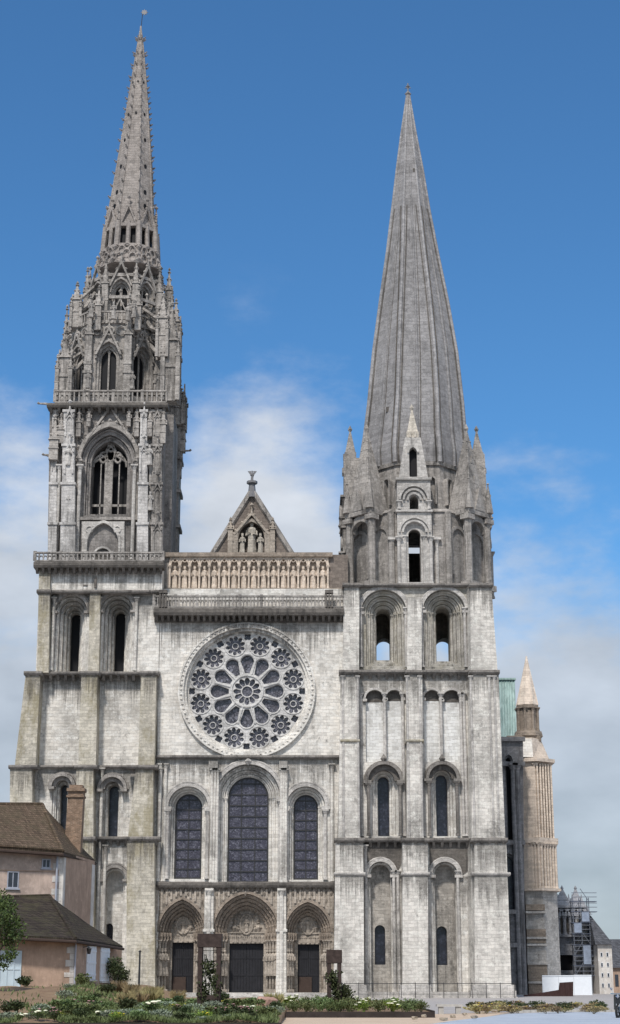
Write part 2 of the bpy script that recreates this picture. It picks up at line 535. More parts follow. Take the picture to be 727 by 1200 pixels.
def bricks(name, c):
    t = NT(name, .9, .15)
    br = t.new('ShaderNodeTexBrick')
    br.inputs['Scale'].default_value = 1.0; br.inputs['Brick Width'].default_value = .24
    br.inputs['Row Height'].default_value = .085; br.inputs['Mortar Size'].default_value = .012
    br.inputs['Color1'].default_value = (*[q * 1.3 for q in c], 1); br.inputs['Color2'].default_value = (*[q * .65 for q in c], 1)
    br.inputs['Mortar'].default_value = (.33, .27, .22, 1)
    t.link(t.wallvec(), br.inputs['Vector'])
    n = t.noise(t.pos(), 2.2, 5, .7)
    t.color(t.mix(t.ramp(n, [(.4, .6), (.65, 0.0)]), br.outputs['Color'], (.10, .07, .05)))
    t.bump(br.outputs['Fac'], -.5, .02)
    return t.m
M['brick'] = bricks('old_orange_brick', (.27, .175, .115))

def ground_mat(name, c1, c2, scale=.6, speck=.3):
    t = NT(name, .93, .2)
    n = t.noise(t.pos(), scale, 7, .7)
    n2 = t.noise(t.pos(), 14, 3, .7)
    col = t.mix(t.ramp(n, [(.35, 0.0), (.65, 1.0)]), c1, c2)
    col = t.mix(t.ramp(n2, [(.35, speck), (.6, 0.0)]), col, tuple(q * .5 for q in c1))
    t.color(col); t.bump(n2, .3, .02)
    return t.m
M['paving'] = ground_mat('grey_paving', (.34, .32, .31), (.42, .40, .39))
M['sand'] = ground_mat('sandy_gravel', (.50, .39, .29), (.60, .48, .37))
M['asphalt'] = ground_mat('pale_blue_asphalt', (.34, .385, .45), (.45, .50, .57), .35, .3)
M['soil'] = ground_mat('brown_soil', (.20, .13, .085), (.28, .20, .125), .9)
M['corten'] = plain('rusted_steel', (.05, .036, .032), .8, .2, .4, 5)
M['edging'] = plain('dark_edging_steel', (.035, .028, .026), .7, .2, .3)

def leaf(name, c1, c2, tr=.25):
    t = NT(name, .6, .25)
    oi = t.new('ShaderNodeObjectInfo')
    n = t.noise(t.pos(), 2.6, 4, .7)
    n2 = t.noise(t.pos(), 11, 2, .6)
    col = t.mix(t.ramp(n, [(.35, 0.0), (.65, 1.0)]), c1, c2)
    col = t.mix(t.ramp(n2, [(.4, .45), (.6, 0.0)]), col, tuple(q * .45 for q in c1))
    hv = t.new('ShaderNodeHueSaturation')
    t.link(t.math('ADD', t.math('MULTIPLY', oi.outputs['Random'], .06), .47), hv.inputs['Hue'])
    t.link(t.math('ADD', t.math('MULTIPLY', oi.outputs['Random'], .7), .9), hv.inputs['Value'])
    t.link(col, hv.inputs['Color'])
    t.color(hv.outputs[0])
    t.b.inputs['Transmission Weight'].default_value = 0
    return t.m
M['leaf'] = leaf('green_leaves', (.07, .10, .035), (.15, .185, .075))
M['leaf_grey'] = leaf('silver_green_leaves', (.14, .175, .125), (.26, .30, .22))
M['leaf_lime'] = leaf('lime_leaves', (.10, .15, .025), (.20, .24, .05))
M['leaf_dark'] = leaf('dark_leaves', (.03, .046, .018), (.065, .082, .035))
M['leaf_tree'] = leaf('fresh_tree_leaves', (.035, .055, .015), (.085, .105, .03))
M['straw'] = leaf('dry_straw_stems', (.20, .155, .075), (.32, .27, .15))
M['flower_white'] = plain('cream_petals', (.72, .72, .55), .6, .2, .12)
M['flower_yellow'] = plain('yellow_petals', (.68, .52, .04), .6, .2, .15)
M['flower_pink'] = plain('dusty_pink_petals', (.42, .24, .24), .6, .2, .2)
M['bark'] = plain('brown_bark', (.10, .075, .055), .9, .1, .35, 6, 0, .5)
M['hoarding'] = plain('white_hoarding_panel', (.76, .80, .85), .6, .2, .05)
M['fence'] = plain('dark_red_brown_fence', (.05, .027, .026), .75, .2, .2)
M['scaffold'] = plain('grey_scaffold_tube', (.20, .22, .26), .45, .5, .2, 3, .4)
M['netting'] = plain('blue_grey_scaffold_board', (.11, .13, .18), .8, .2, .2)
M['sheet'] = plain('blue_grey_sheeting', (.26, .31, .40), .7, .2, .25, 1.5)
M['whitepaint'] = plain('white_road_paint', (.78, .78, .78), .7, .2, .05)
M['rubber'] = plain('black_rubber', (.015, .015, .016), .7, .3)
M['blackpaint'] = plain('black_bodywork', (.02, .02, .022), .3, .5)
M['chrome'] = plain('chrome', (.6, .6, .62), .15, .5, .05, 3, 1.0)
M['slate'] = tiles('slate_roof', (.11, .115, .13), (.09, .095, .11), .22)
M['concrete'] = plain('grey_stone_bench', (.40, .39, .37), .9, .2, .2, 4)

# ================================================================== CATHEDRAL
cath = empty('cathedral', (PX(289, 1160, 0), 8, 0),
             'huge Gothic cathedral of pale weathered stone with a rose window and two unequal spires', 'cathedral')

def string(name, segs, Y, parent, mat, corbels=None, th=None):
    """moulded string courses; segs: (px0, px1, ytop, ybot, Yfront)"""
    m = MB()
    for (a, b, yt, yb, yf) in segs:
        x0, x1 = PX(a, yt, yf), PX(b, yt, yf)
        z1, z0 = PZ((a + b) / 2, yt, yf), PZ((a + b) / 2, yb, yf)
        h = z1 - z0
        o = [(yf + .12, z0), (yf, z0 + h * .35), (yf, z0 + h * .8), (yf + .18, z1), (yf + 1.6, z1), (yf + 1.6, z0)]
        m.hexa([(x0, y, z) for y, z in o], [(x1, y, z) for y, z in o])
        if corbels:
            n = max(2, int((x1 - x0) / corbels))
            for i in range(n):
                cx = x0 + (x1 - x0) * (i + .5) / n
                m.hexa([(cx - .14, yf + .15, z0), (cx + .14, yf + .15, z0), (cx + .14, yf + .9, z0), (cx - .14, yf + .9, z0)],
                       [(cx - .12, yf + .62, z0 - .5), (cx + .12, yf + .62, z0 - .5), (cx + .12, yf + .9, z0 - .5), (cx - .12, yf + .9, z0 - .5)])
    return m.build(name, mat, parent)

def pier(m, tl, tr, bl, br, yt, yb, Y0, Y1, slope=.5):
    """battered pier between photo rows yt and yb"""
    m.plate(PL([(tl, yt), (tr, yt), (br, yb), (bl, yb)], Y0), [], Y0, Y1)

def balustrade(name, a, b, yt, yb, Y, parent, mat, step=.42, side=None):
    m = MB()
    x0, x1 = PX(a, yb, Y), PX(b, yb, Y)
    z0, z1 = PZ(a, yb, Y), PZ(a, yt, Y)
    h = z1 - z0
    m.box(x0, x1, Y, Y + .32, z1 - .16, z1)
    m.box(x0, x1, Y + .02, Y + .3, z0, z0 + .14)
    n = int((x1 - x0) / step)
    for i in range(n + 1):
        cx = x0 + (x1 - x0) * i / n
        w = .065 if i % 6 else .16
        m.box(cx - w, cx + w, Y + .06, Y + .26, z0 + .1, z1 - .12 if i % 6 else z1 + .1)
        if i < n:
            mid = cx + (x1 - x0) / n / 2
            m.frust((mid, Y + .08, z0 + h * .58), (mid, Y + .24, z0 + h * .58), .13, .13, 6)
            m.tube([(cx, Y + .16, z0 + h * .35), (mid, Y + .16, z0 + h * .6), (cx + (x1 - x0) / n, Y + .16, z0 + h * .35)], .04, 4)
    return m.build(name, mat, parent)

YP, YW, YC = -.5, 1.0, 5.6

# ---------------------------------------------------------------- north tower, lower stages
nt = MB()
# top frieze
nt.plate(PL([(47, 663), (190.5, 663), (190, 692), (46.5, 692)], YW - .7), [], YW - .7, 17)
# belfry stage
holesC, pan = [], []
for (a, b, ap, si, sl) in ((64, 101, 698, 787, .33), (117, 155, 696.5, 787, .36)):
    cx, w, zs, za = pxarch(a, b, ap, si, YW)
    hole, last = opening(nt, cx, w, zs, za, YW, [(.6, .3), (1.4, .6), (2.3, .88), (3.2, 1.1)], 4.4 + YW, sill=.15)
    holesC.append(hole); pan.append((cx, last))
nt.plate(PL([(46, 691), (188, 691), (186, 789), (42, 789)], YW), holesC, YW, YC)
nt.plate(PL([(46, 691), (188, 691), (186, 789), (42, 789)], YW), [], YC + .01, 17)
# panelled stage below
nt.plate(PL([(34, 789), (186, 789), (184, 900), (24, 900)], YW + .5), [], YW + .5, 17)
# windows stage
holesA = []
for (a, b, ap, si) in ((61, 84.5, 910.5, 982), (118, 145, 911.5, 982)):
    cx, w, zs, za = pxarch(a, b, ap, si, YW)
    hole, last = opening(nt, cx, w, zs, za, YW, [(.4, .34), (.9, .62)], 2.6 + YW, sill=.2)
    holesA.append(hole); pan.append((cx, last, YW + 2.0))
nt.plate(PL([(22, 899.5), (184, 899.5), (184, 983), (18, 983)], YW), holesA, YW, YW + 2.9)
nt.plate(PL([(22, 899.5), (184, 899.5), (184, 983), (18, 983)], YW), [], YW + 2.95, 17)
# niche stage
cx, w, zs, za = pxarch(119.5, 145, 1017, 1176, YW)
holeN, lastN = opening(nt, cx, w, zs, za, YW, [(.5, .2)], YW + 1.5, sill=0)
cx2, w2, zs2, za2 = pxarch(122, 132, 1082, 1125, YW + 1.4)
nt.plate(PL([(20, 982.5), (184, 982.5), (183, 1182), (14, 1182)], YW), [holeN], YW, YW + 1.6)
nhole = arch(cx2, w2, zs2, za2 - w2, w2)
nt.plate(PL([(20, 982.5), (184, 982.5), (183, 1182), (14, 1182)], YW + 1.62), [nhole], YW + 1.62, YW + 2.4)
nt.plate(PL([(20, 982.5), (184, 982.5), (183, 1182), (14, 1182)], YW + 1.62), [], YW + 2.5, 17)
ntower = nt.build('tower', M['facade'], cath)
for p in pan:
    yy = p[2] if len(p) > 2 else YW + 4.2
    panel('window', M['void'] if len(p) == 2 else M['glass_dark'], ntower, p[0], p[1], yy)
panel('window', M['glass_dark'], ntower, cx2, (w2, zs2, za2 - w2, w2), YW + 2.42)

def part_piers(name, mat, parent, segs):
    for s in segs:
        m = MB()
        for (tl, tr, bl, br, yt, yb, y0) in s:
            pier(m, tl, tr, bl, br, yt, yb, y0, YW + .6)
        m.build(name, mat, parent)
part_piers('buttress', M['lichen'], ntower, [
    [(46, 59, 43.5, 57, 664.5, 788, -.2), (30.5, 47.5, 17.5, 42, 788.5, 897, YP), (12, 38, 10, 38, 898, 1183, YP - .5)],
    [(105.5, 118, 103.5, 116, 692.5, 788, .3), (95.5, 114.5, 92, 112.5, 788.5, 897, YP), (89.5, 109.5, 90, 110, 898, 1183, YP - .5)],
    [(165.5, 183.5, 162, 181, 788.5, 897, YP), (159.5, 180, 150, 179, 898, 983, YP - .4), (149, 181, 148, 182, 983.5, 1183, YP - .5)],
])
# slender shafts in the angles
m = MB()
for (a, yt, yb) in ((38.5, 900, 980), (110.5, 900, 1180), (181.5, 900, 1180), (147, 990, 1180), (114, 700, 786), (60, 700, 786), (158, 700, 786), (117.5, 990, 1180)):
    x = PX(a, yb, YW - .25); colonnette(m, x, YW - .25, PZ(a, yb, YW - .25), PZ(a, yt, YW - .25), .16)
m.build('shaft', M['pale'], ntower)
string('string_course', [(43, 191, 690.5, 694.5, .0), (43.5, 60, 690, 694.5, -.5)], 0, ntower, M['string'])
string('corbel_table', [(28, 187.5, 786.5, 790.5, .3), (28, 49, 786, 790.5, YP - .3), (93.5, 116.5, 786, 790.5, YP - .3), (163.5, 185.5, 786, 790.5, YP - .3)], 0, ntower, M['string'], corbels=.75)
string('string_course', [(16, 185, 896.5, 900, .5), (10, 44, 896, 900.5, YP - .8), (87, 114, 896, 900.5, YP - .8), (148, 185, 896, 900.5, YP - .8)], 0, ntower, M['string'])
string('corbel_table', [(30, 186, 980, 984.5, .35), (87, 112, 980, 985, YP - .8), (147.5, 188, 980, 985, YP - .8)], 0, ntower, M['string'], corbels=.7)
string('cornice', [(39.5, 192, 657.5, 664.5, -.95)], 0, ntower, M['stain'], corbels=.6)
balustrade('balustrade', 40.5, 191, 646.5, 657.6, -.7, ntower, M['weathered'])
# hood moulds
for (a, b, ap, si) in ((64, 101, 698, 787), (117, 155, 696.5, 787), (61, 84.5, 910.5, 982), (118, 145, 911.5, 982), (119.5, 145, 1017, 1176)):
    cx, w, zs, za = pxarch(a, b, ap, si, YW)
    hm = MB()
    pj = .75 if ap in (910.5, 911.5) else .22
    arch_band(hm, cx, za - w, w + .02, w + .32, YW - pj, YW + .05)
    roll(hm, cx, za - w, w + .42, YW - .12, .1)
    for s in (-1, 1):
        hm.box(cx + s * (w + .05) - .3, cx + s * (w + .05) + .3, YW - pj - .08, YW + .3, za - w - .28, za - w - .02)
    if pj > .5: arch_band(hm, cx, za - w, w * .66, w + .03, YW - .3, YW + .3)
    hm.build('arch_moulding', M['weathered'], ntower)
# statue bracket on the frieze
m = MB(); m.box(PX(111, 680, .2), PX(113.6, 680, .2), .0, .5, PZ(112, 689, .2), PZ(112, 676, .2))
m.box(PX(98, 680, .2), PX(103, 680, .2), .22, .5, PZ(112, 686.5, .2), PZ(112, 685, .2))
m.build('drain_slot', M['stain'], ntower)

# ---------------------------------------------------------------- north tower, flamboyant belfry
YB = 2.2
bf = MB()
cx, w, zs, za = pxarch(95, 159, 501, 607, YB)
k = (PZ(127, 501, YB) - PZ(127, 540, YB)) / w
hole, last = opening(bf, cx, w, zs, za, YB, [(.4, .5), (.9, .95), (1.3, 1.0)], YB + 3.2, rise=w * k, pointed=True, sill=.7)
bf.plate(PL([(58.5, 474), (193, 474), (190, 660), (56, 660)], YB), [hole], YB, YB + 3.4)
bf.plate(PL([(58.5, 474), (193, 474), (190, 660), (56, 660)], YB), [], YB + 3.45, 17.5)
bz0, bz1 = PZ(120, 660, YB), PZ(120, 474, YB)
# projecting side buttress seen beyond the front corner
xs = PX(192, 560, YB)
xe0, xe1 = PX(209.5, 640, 12), PX(213.5, 480, 12)
bf.hexa([(xs - 1, 10.5, bz0), (xe0, 10.5, bz0), (xe0, 13, bz0), (xs - 1, 13, bz0)], [(xs - 1, 10.5, bz1 + .2), (xe1, 10.5, bz1 + .2), (xe1, 13, bz1 + .2), (xs - 1, 13, bz1 + .2)])
bf.box(xs - 1, xs + .7, 4.5, 10.6, bz0, bz1 - .3)
bf.box(xs - .5, xe1 - .8, 11, 17.3, bz0 + .1, bz1 - .1)
for z in (.12, .35, .58, .8):
    zz = bz0 + (bz1 - bz0) * z
    bf.box(xs, xe1 + .25, 10.2, 13.2, zz, zz + .35)
belfry = bf.build('belfry', M['stainedwall'], cath)
panel('window', M['void'], belfry, cx, last, YB + 2.9, True)
# tracery: central mullion and flowing bars
tr = MB()
wi, zsi, zpi, ri = last
yt = YB + 1.6
tr.box(cx - .55, cx + .3, yt - .15, yt + .3, zsi, zpi + ri * .15)
tr.box(cx - wi, cx + wi, yt, yt + .2, zsi + 1.0, zsi + 1.25)
for s in (-1, 1):
    cc = cx + s * wi * .52
    tr.tube([(p[0], yt, p[1]) for p in arch(cc - .06, wi * .42, zpi - .2, zpi, wi * .62, True, 10)], .13, 6)
    tr.box(cc - .06, cc + .06, yt, yt + .15, zsi, zpi + .3)
for q in ((0, .52, .3, .42), (-.42, .36, .2, .3), (.42, .36, .2, .3), (0, .8, .17, .2)):
    c = (cx + q[0] * wi, zpi + q[1] * ri)
    tr.tube([(c[0] + q[2] * wi * math.cos(a), yt, c[1] + q[3] * ri * .8 * math.sin(a)) for a in [2 * PI * i / 12 for i in range(13)]], .14, 6)
tr.tube([(cx - wi * .95, yt, zpi + .3), (cx - wi * .3, yt, zpi + ri * .45), (cx, yt, zpi + ri)], .12, 6)
tr.tube([(cx + wi * .95, yt, zpi + .3), (cx + wi * .3, yt, zpi + ri * .45), (cx, yt, zpi + ri)], .12, 6)
tr.build('tracery', M['ornate'], belfry)
# hood gable and blind tracery over the window
om = MB()
arch_band(om, cx, za - w * k, w + .05, w + .45, YB - .3, YB + .1, rise=w * k + .05, rise_o=w * k + .6, pointed=True)
n = 16
pts = arch(cx, w + .55, za - w * k, za - w * k, w * k + .7, True, n)[1:-1]
for p in pts: om.octa((p[0], YB - .2, p[1]), .24, .3)
for s in (-1, 1):
    colonnette(om, cx + s * (w + .2), YB - .2, zs, za - w * k, .2)
    om.octa((cx + s * (w + .3), YB - .4, za - w * k + .1), .45, .5)
om.box(cx - w - .6, cx + w + .6, YB - .45, YB + .2, PZ(127, 610.5, YB), PZ(127, 607, YB))
gablet(om, cx, PZ(127, 520, YB), w * .95, PZ(127, 476, YB) - PZ(127, 520, YB), YB - .35, YB - .05, .2, .2)
# flowing blind panels either side
for (a, b) in ((64, 71), (72, 80), (81, 90), (91, 99), (156, 163), (164, 172), (173, 181), (182, 190)):
    c = (a + b) / 2; x = PX(c, 490, YB); ww = (PX(b, 490, YB) - PX(a, 490, YB)) / 2 * .85
    z0 = PZ(c, 520, YB); z1 = PZ(c, 486, YB)
    arch_band(om, x, z1 - ww * 1.6, ww - .17, ww, YB - .2, YB + .05, rise=ww * 1.6 - .15, rise_o=ww * 1.6, pointed=True, n=8, drop=(z1 - z0) * .5)
    gablet(om, x, z1 - ww * .9, ww * .95, ww * 2.4, YB - .32, YB - .1, .13, .13)
    om.tube([(x + ww * .4 * math.cos(a2), YB - .08, z1 - ww * .9 + ww * .5 * math.sin(a2)) for a2 in [2 * PI * i / 8 for i in range(9)]], .08, 5)
om.build('arch_moulding', M['ornate'], belfry)
# blind arch under the sill
bl = MB()
c2, w2, zs2, za2 = pxarch(103, 139.5, 614, 658, YB)
k2 = 1.35
bl.plate(PL([(96, 611), (146, 611), (146, 660), (96, 660)], YB - .35), [arch(c2, w2, zs2 + .1, za2 - w2 * k2, w2 * k2, True)], YB - .35, YB + .05)
arch_band(bl, c2, za2 - w2 * k2, w2, w2 + .25, YB - .5, YB - .3, rise=w2 * k2, rise_o=w2 * k2 + .3, pointed=True, drop=2.2)
arch_band(bl, c2, PZ(121, 652, YB), w2 * .5, w2 * .62, YB - .3, YB + .1, drop=.5)
for s in (-1, 1):
    bl.tube([(c2 + s * w2 * .9 + .35 * math.cos(a), YB - .38, za2 - .7 + .35 * math.sin(a)) for a in [2 * PI * i / 8 for i in range(9)]], .09, 5)
bl.build('blind_arch', M['pale_grey'], belfry)
m = MB(); m.plate(arch(c2, w2 * .48, zs2, PZ(121, 652, YB), w2 * .48), [], YB - .06, YB + .02); m.build('doorway', M['stain'], belfry)
# corner buttresses of the belfry with set-offs, niches and pinnacles
def belf_butt(a, b, a2, b2, y0, top=480, orn=2):
    m = MB()
    yl = [660, 612, 565, 520, top]
    for i in range(4):
        t0, t1 = i / 4, (i + 1) / 4
        ins = .6 * i
        pa = a + (a2 - a) * t0 + ins; pb = b + (b2 - b) * t0 - ins
        pc = a + (a2 - a) * t1 + ins; pd = b + (b2 - b) * t1 - ins
        yy = y0 + .22 * i
        m.plate(PL([(pc, yl[i + 1]), (pd, yl[i + 1]), (pb, yl[i]), (pa, yl[i])], yy), [], yy, YB + .6)
        z = PZ((pc + pd) / 2, yl[i + 1], yy)
        m.box(PX(pc, yl[i + 1], yy) - .1, PX(pd, yl[i + 1], yy) + .1, yy - .14, yy + .7, z - .28, z - .02)
        if i < orn: continue
        # sunk niche mouldings
        xm = (PX(pa, yl[i], yy) + PX(pb, yl[i], yy)) / 2
        wm = (PX(pb, yl[i], yy) - PX(pa, yl[i], yy)) / 2
        zz0, zz1 = PZ(pa, yl[i] - 4, yy), PZ(pa, yl[i + 1] + 8, yy)
        arch_band(m, xm, zz1 - wm, wm * .5, wm * .78, yy - .12, yy + .03, rise=wm * .9, rise_o=wm * 1.2, pointed=True, n=8, drop=(zz1 - zz0) * .62)
        gablet(m, xm, zz1 - wm * .3, wm * .8, wm * 1.8, yy - .22, yy - .02, .12, .1)
    return m
m = belf_butt(70.5, 88, 73, 89, YB - 1.5); m.build('buttress', M['palepier'], belfry)
m = belf_butt(160, 173.5, 163, 174.5, YB - 1.5); m.build('buttress', M['palepier'], belfry)
m = belf_butt(177, 190.5, 177, 191, YB - 1.2, orn=0); m.build('buttress', M['weathered'], belfry)
m = belf_butt(56, 66, 60, 69, YB - .9); m.build('buttress', M['palepier'], belfry)
for (a_, yy_) in ((92, YB - .5), (156.5, YB - .5), (67.8, YB - .4), (175.5, YB - .4)):
    m = MB(); colonnette(m, PX(a_, 600, yy_), yy_, PZ(a_, 656, yy_), PZ(a_, 545, yy_), .2); m.build('shaft', M['pale_grey'], belfry)
for (px, yb, yt, w) in ((63, 540, 488, .95), (71, 520, 486, .7), (92, 512, 476, .5), (104, 500, 478, .42), (151, 500, 478, .42), (160, 512, 474, .5), (175.5, 512, 474, .5), (191, 520, 472, .6), (208, 560, 512, .9), (212, 530, 476, 1.0), (205, 640, 600, .8)):
    yy = YB - .55 if px < 200 else 11.5
    z0, z1 = PZ(px, yb, yy), PZ(px, yt, yy)
    m = MB(); pinnacle(m, PX(px, yb, yy), yy, z0, w, z1 - z0)
    m.build('pinnacle', M['ornate'], belfry)
for i, (px, yb, h) in enumerate(((79.5, 545, 2.2), (175, 545, 2.2), (176, 598, 2.0), (80, 598, 2.0))):
    st = MB(); statue(st, PX(px, yb, YB - 1.1), YB - 1.1, PZ(px, yb, YB - 1.1), h, i)
    st.build('statue', M['pale_grey'], belfry)
string('cornice', [(55, 197, 471.5, 476.5, YB - 1.1)], 0, belfry, M['stain'], corbels=.8)
balustrade('balustrade', 64, 195, 457, 471.6, YB - .9, belfry, M['ornate'], .5)
for (px, py, dx, yy) in ((57, 475, -1.0, YB), (213, 530, 1.0, 11.5), (57, 535, -.5, YB)):
    x, z = P(px, py, yy)
    g = MB(); g.tube([(x - dx * .5, yy, z), (x + dx * .3, yy - .2, z + .1), (x + dx, yy - .4, z + .05)], .18, 6, .09)
    g.octa((x + dx, yy - .42, z + .1), .18)
    g.build('gargoyle', M['ornate'], belfry)

# ---------------------------------------------------------------- north tower, octagonal lantern stages
def face_mat(c, ang, apo):
    return Matrix.Translation(c) @ Matrix.Rotation(ang, 4, 'Z') @ Matrix.Translation((0, -apo, 0))

def oct_stage(name, px, yt, yb, Yc, apo, mat, parent, win, pointed=True, dep=.9, kk=1.5):
    """octagonal storey, every face a wall pierced by a tall window; returns the part"""
    cx = PX(px, (yt + yb) / 2, Yc)
    z0, z1 = PZ(px, yb, Yc - apo), PZ(px, yt, Yc - apo)
    hw = apo * math.tan(PI / 8)
    m = MB(); pans = []
    for kf in range(8):
        m.M = face_mat(Vector((cx, Yc, 0)), kf * PI / 4, apo)
        wo, s0, s1 = win
        zs_, za_ = z0 + (z1 - z0) * s0, z0 + (z1 - z0) * s1
        w_ = hw * wo
        hole, last = opening(m, 0, w_, zs_, za_, 0, [(.25, w_ * .2), (.5, w_ * .36)], dep, rise=w_ * kk, pointed=pointed, sill=.3, cols=False)
        m.plate([(-hw, z0), (-hw, z1), (hw, z1), (hw, z0)], [hole], 0, dep)
        pans.append((m.M.copy(), last))
        # mouldings
        arch_band(m, 0, za_ - w_ * kk, w_, w_ + .16, -.18, .02, rise=w_ * kk, rise_o=w_ * kk + .25, pointed=True, n=10, drop=0)
        # shafts at the angle
        m.frust((-hw, .0, z0), (-hw, .0, z1 + .3), .3, .26, 6)
        m.box(-hw - .2, hw + .2, -.22, .3, z1 - .25, z1 + .12)
        # mullion
        m.box(-.09, .09, dep - .3, dep - .12, zs_, za_ - w_ * .5)
        for s in (-1, 1):
            m.tube([(p[0] + s * w_ * .32, dep - .2, p[1]) for p in arch(0, w_ * .3, za_ - w_ * 1.1, za_ - w_ * 1.05, w_ * .5, True, 8)], .07, 5)
    m.M = Matrix.Identity(4)
    m.frust((cx, Yc, z0 - .2), (cx, Yc, z0 - .003), apo * 1.04, apo * 1.04, 8, PI / 8)
    m.frust((cx, Yc, z1 + .003), (cx, Yc, z1 + .25), apo * 1.1, apo * 1.02, 8, PI / 8)
    o = m.build(name, mat, parent)
    for mm, last in pans[-3:] + pans[:3]:
        q = MB(); q.M = mm
        wi, zs_, zp, ri = last
        q.plate(arch(0, wi + .05, zs_ - .05, zp, ri + .05, pointed), [], dep + .004, dep + .06)
        q.build('window', M['void'], o)
    return o, cx, z0, z1

YN = 9.5
lant, lcx, lz0, lz1 = oct_stage('lantern', 134, 377, 472, YN, 5.0, M['ornate'], cath, (.62, .12, .75))
# gables over the faces, statues on buttresses, openwork parapet
for kf in (-2, -1, 0, 1, 2):
    om = MB(); om.M = face_mat(Vector((lcx, YN, 0)), kf * PI / 4, 5.0)
    zc = lz0 + (lz1 - lz0) * .58
    gablet(om, 0, zc, 1.5, 3.4, -.35, -.1, .2, .2)
    for t in range(9):
        om.box(-2.0 + t * .48 - .07, -2.0 + t * .48 + .07, -.35, -.2, lz1 - .2, lz1 + 1.0)
    om.box(-2.1, 2.1, -.4, -.15, lz1 + .95, lz1 + 1.15)
    for t in (-1.3, 0, 1.3):
        om.tube([(t + .5 * math.cos(a), -.2, lz1 - 1.1 + .5 * math.sin(a)) for a in [2 * PI * i / 8 for i in range(9)]], .1, 5)
    om.build('gable_moulding', M['ornate'], lant)
for kf in range(8):
    om = MB()
    a = PI / 8 + kf * PI / 4
    x, y = lcx + 5.6 * math.cos(a), YN + 5.6 * math.sin(a)
    pinnacle(om, x, y, lz0, .8, lz1 - lz0 + 3.0, .62)
    om.box(x - .5, x + .5, y - .5, y + .5, lz0 + 3.2, lz0 + 3.5)
    om.build('pinnacle', M['ornate'], lant)
for i, (px, yb, yy) in enumerate(((103, 455, 2.6), (155, 456, 2.6), (186, 458, 4.5), (107, 372, 3.2), (157, 372, 3.2), (133, 374, 3.0), (150, 376, 3.4))):
    st = MB(); statue(st, PX(px, yb, yy), yy, PZ(px, yb, yy), 2.0, i + 20)
    st.build('statue', M['weathered'], lant)
# big corner turrets joined to the octagon by flying struts
for (px, yb, yt, w, yy) in ((76.5, 472, 388, 1.3, 4.0), (201, 472, 356, 1.5, 5.0), (207.5, 500, 440, 1.6, 11.0), (90, 385, 332, .95, 6.0), (206, 420, 352, 1.0, 9.0), (86, 430, 378, 1.0, 10.0), (191, 420, 345, 1.0, 4.5), (198, 380, 316, .7, 10.0)):
    m = MB()
    z0, z1 = PZ(px, yb, yy), PZ(px, yt, yy)
    x = PX(px, (yb + yt) / 2, yy)
    pinnacle(m, x, yy, z0, w, z1 - z0, .6)
    for dx, dy in ((-1, -1), (1, -1), (1, 1), (-1, 1)):
        pinnacle(m, x + dx * w * .55, yy + dy * w * .55, z0, w * .32, (z1 - z0) * .62, .7)
    zz = z0 + (z1 - z0) * .5
    tgt = Vector((lcx + (x - lcx) * .55, YN + (yy - YN) * .55, zz + 2.2))
    s = Vector((x, yy, zz - .8)); mid = (s + tgt) / 2 + Vector((0, 0, -.5))
    m.tube([s, mid, tgt], .28, 6)
    m.tube([s + Vector((0, 0, 1.2)), tgt + Vector((0, 0, .9))], .22, 6)
    for i in range(5): m.octa(s.lerp(tgt, i / 5) + Vector((0, 0, 1.55)), .2)
    m.build('pinnacle', M['ornate'], lant)

up, ucx, uz0, uz1 = oct_stage('lantern', 146.5, 322, 374, YN, 3.75, M['ornate'], cath, (.68, .2, .9))
for kf in range(8):
    om = MB()
    om.M = face_mat(Vector((ucx, YN, 0)), kf * PI / 4, 3.75)
    gablet(om, 0, uz0 + (uz1 - uz0) * .72, 1.35, 3.2, -.4, -.12, .18, .18)
    om.box(-1.3, 1.3, -.35, -.1, uz0 + (uz1 - uz0) * .44, uz0 + (uz1 - uz0) * .44 + .35)
    gablet(om, 0, uz0 + .9, .7, 1.6, -.3, -.1, .12, .12)
    om.build('gable_moulding', M['ornate'], up)
for kf in range(8):
    om = MB()
    a = PI / 8 + kf * PI / 4
    pinnacle(om, ucx + 4.4 * math.cos(a), YN + 4.4 * math.sin(a), uz0 - .5, .7, uz1 - uz0 + 2.2, .6)
    om.tube([(ucx + 5.8 * math.cos(a), YN + 5.8 * math.sin(a), uz0 - .5), (ucx + 4.6 * math.cos(a), YN + 4.6 * math.sin(a), uz0 + 2.2), (ucx + 3.2 * math.cos(a), YN + 3.2 * math.sin(a), uz0 + 3.4)], .2, 5)
    pinnacle(om, ucx + 5.7 * math.cos(a), YN + 5.7 * math.sin(a), uz0 - 2.0, .65, 5.2, .55)
    om.build('pinnacle', M['ornate'], up)

# ---------------------------------------------------------------- north spire
prof = [(322, 115, 188), (316, 117, 186), (306, 120.5, 184.6), (299.5, 122.5, 183.8)]
prof2 = [(275, 125.8, 182.6), (266, 127.2, 181), (255, 128.6, 179.2), (230, 133.2, 178.2), (200, 138.2, 177.6), (150, 146.3, 174.8), (100, 154.2, 171.6), (57, 160.9, 168.4), (36, 164.3, 166.0)]
def rings_of(pr): return [((PX((a + b) / 2, y, YN), YN, PZ((a + b) / 2, y, YN)), (PX(b, y, YN) - PX(a, y, YN)) / 2 / math.cos(PI / 8)) for y, a, b in pr]
sp = MB()
rg = rings_of(prof)
for (c0, r0), (c1, r1) in zip(rg, rg[1:]): sp.frust(c0, c1, r0, r1, 8, PI / 8)
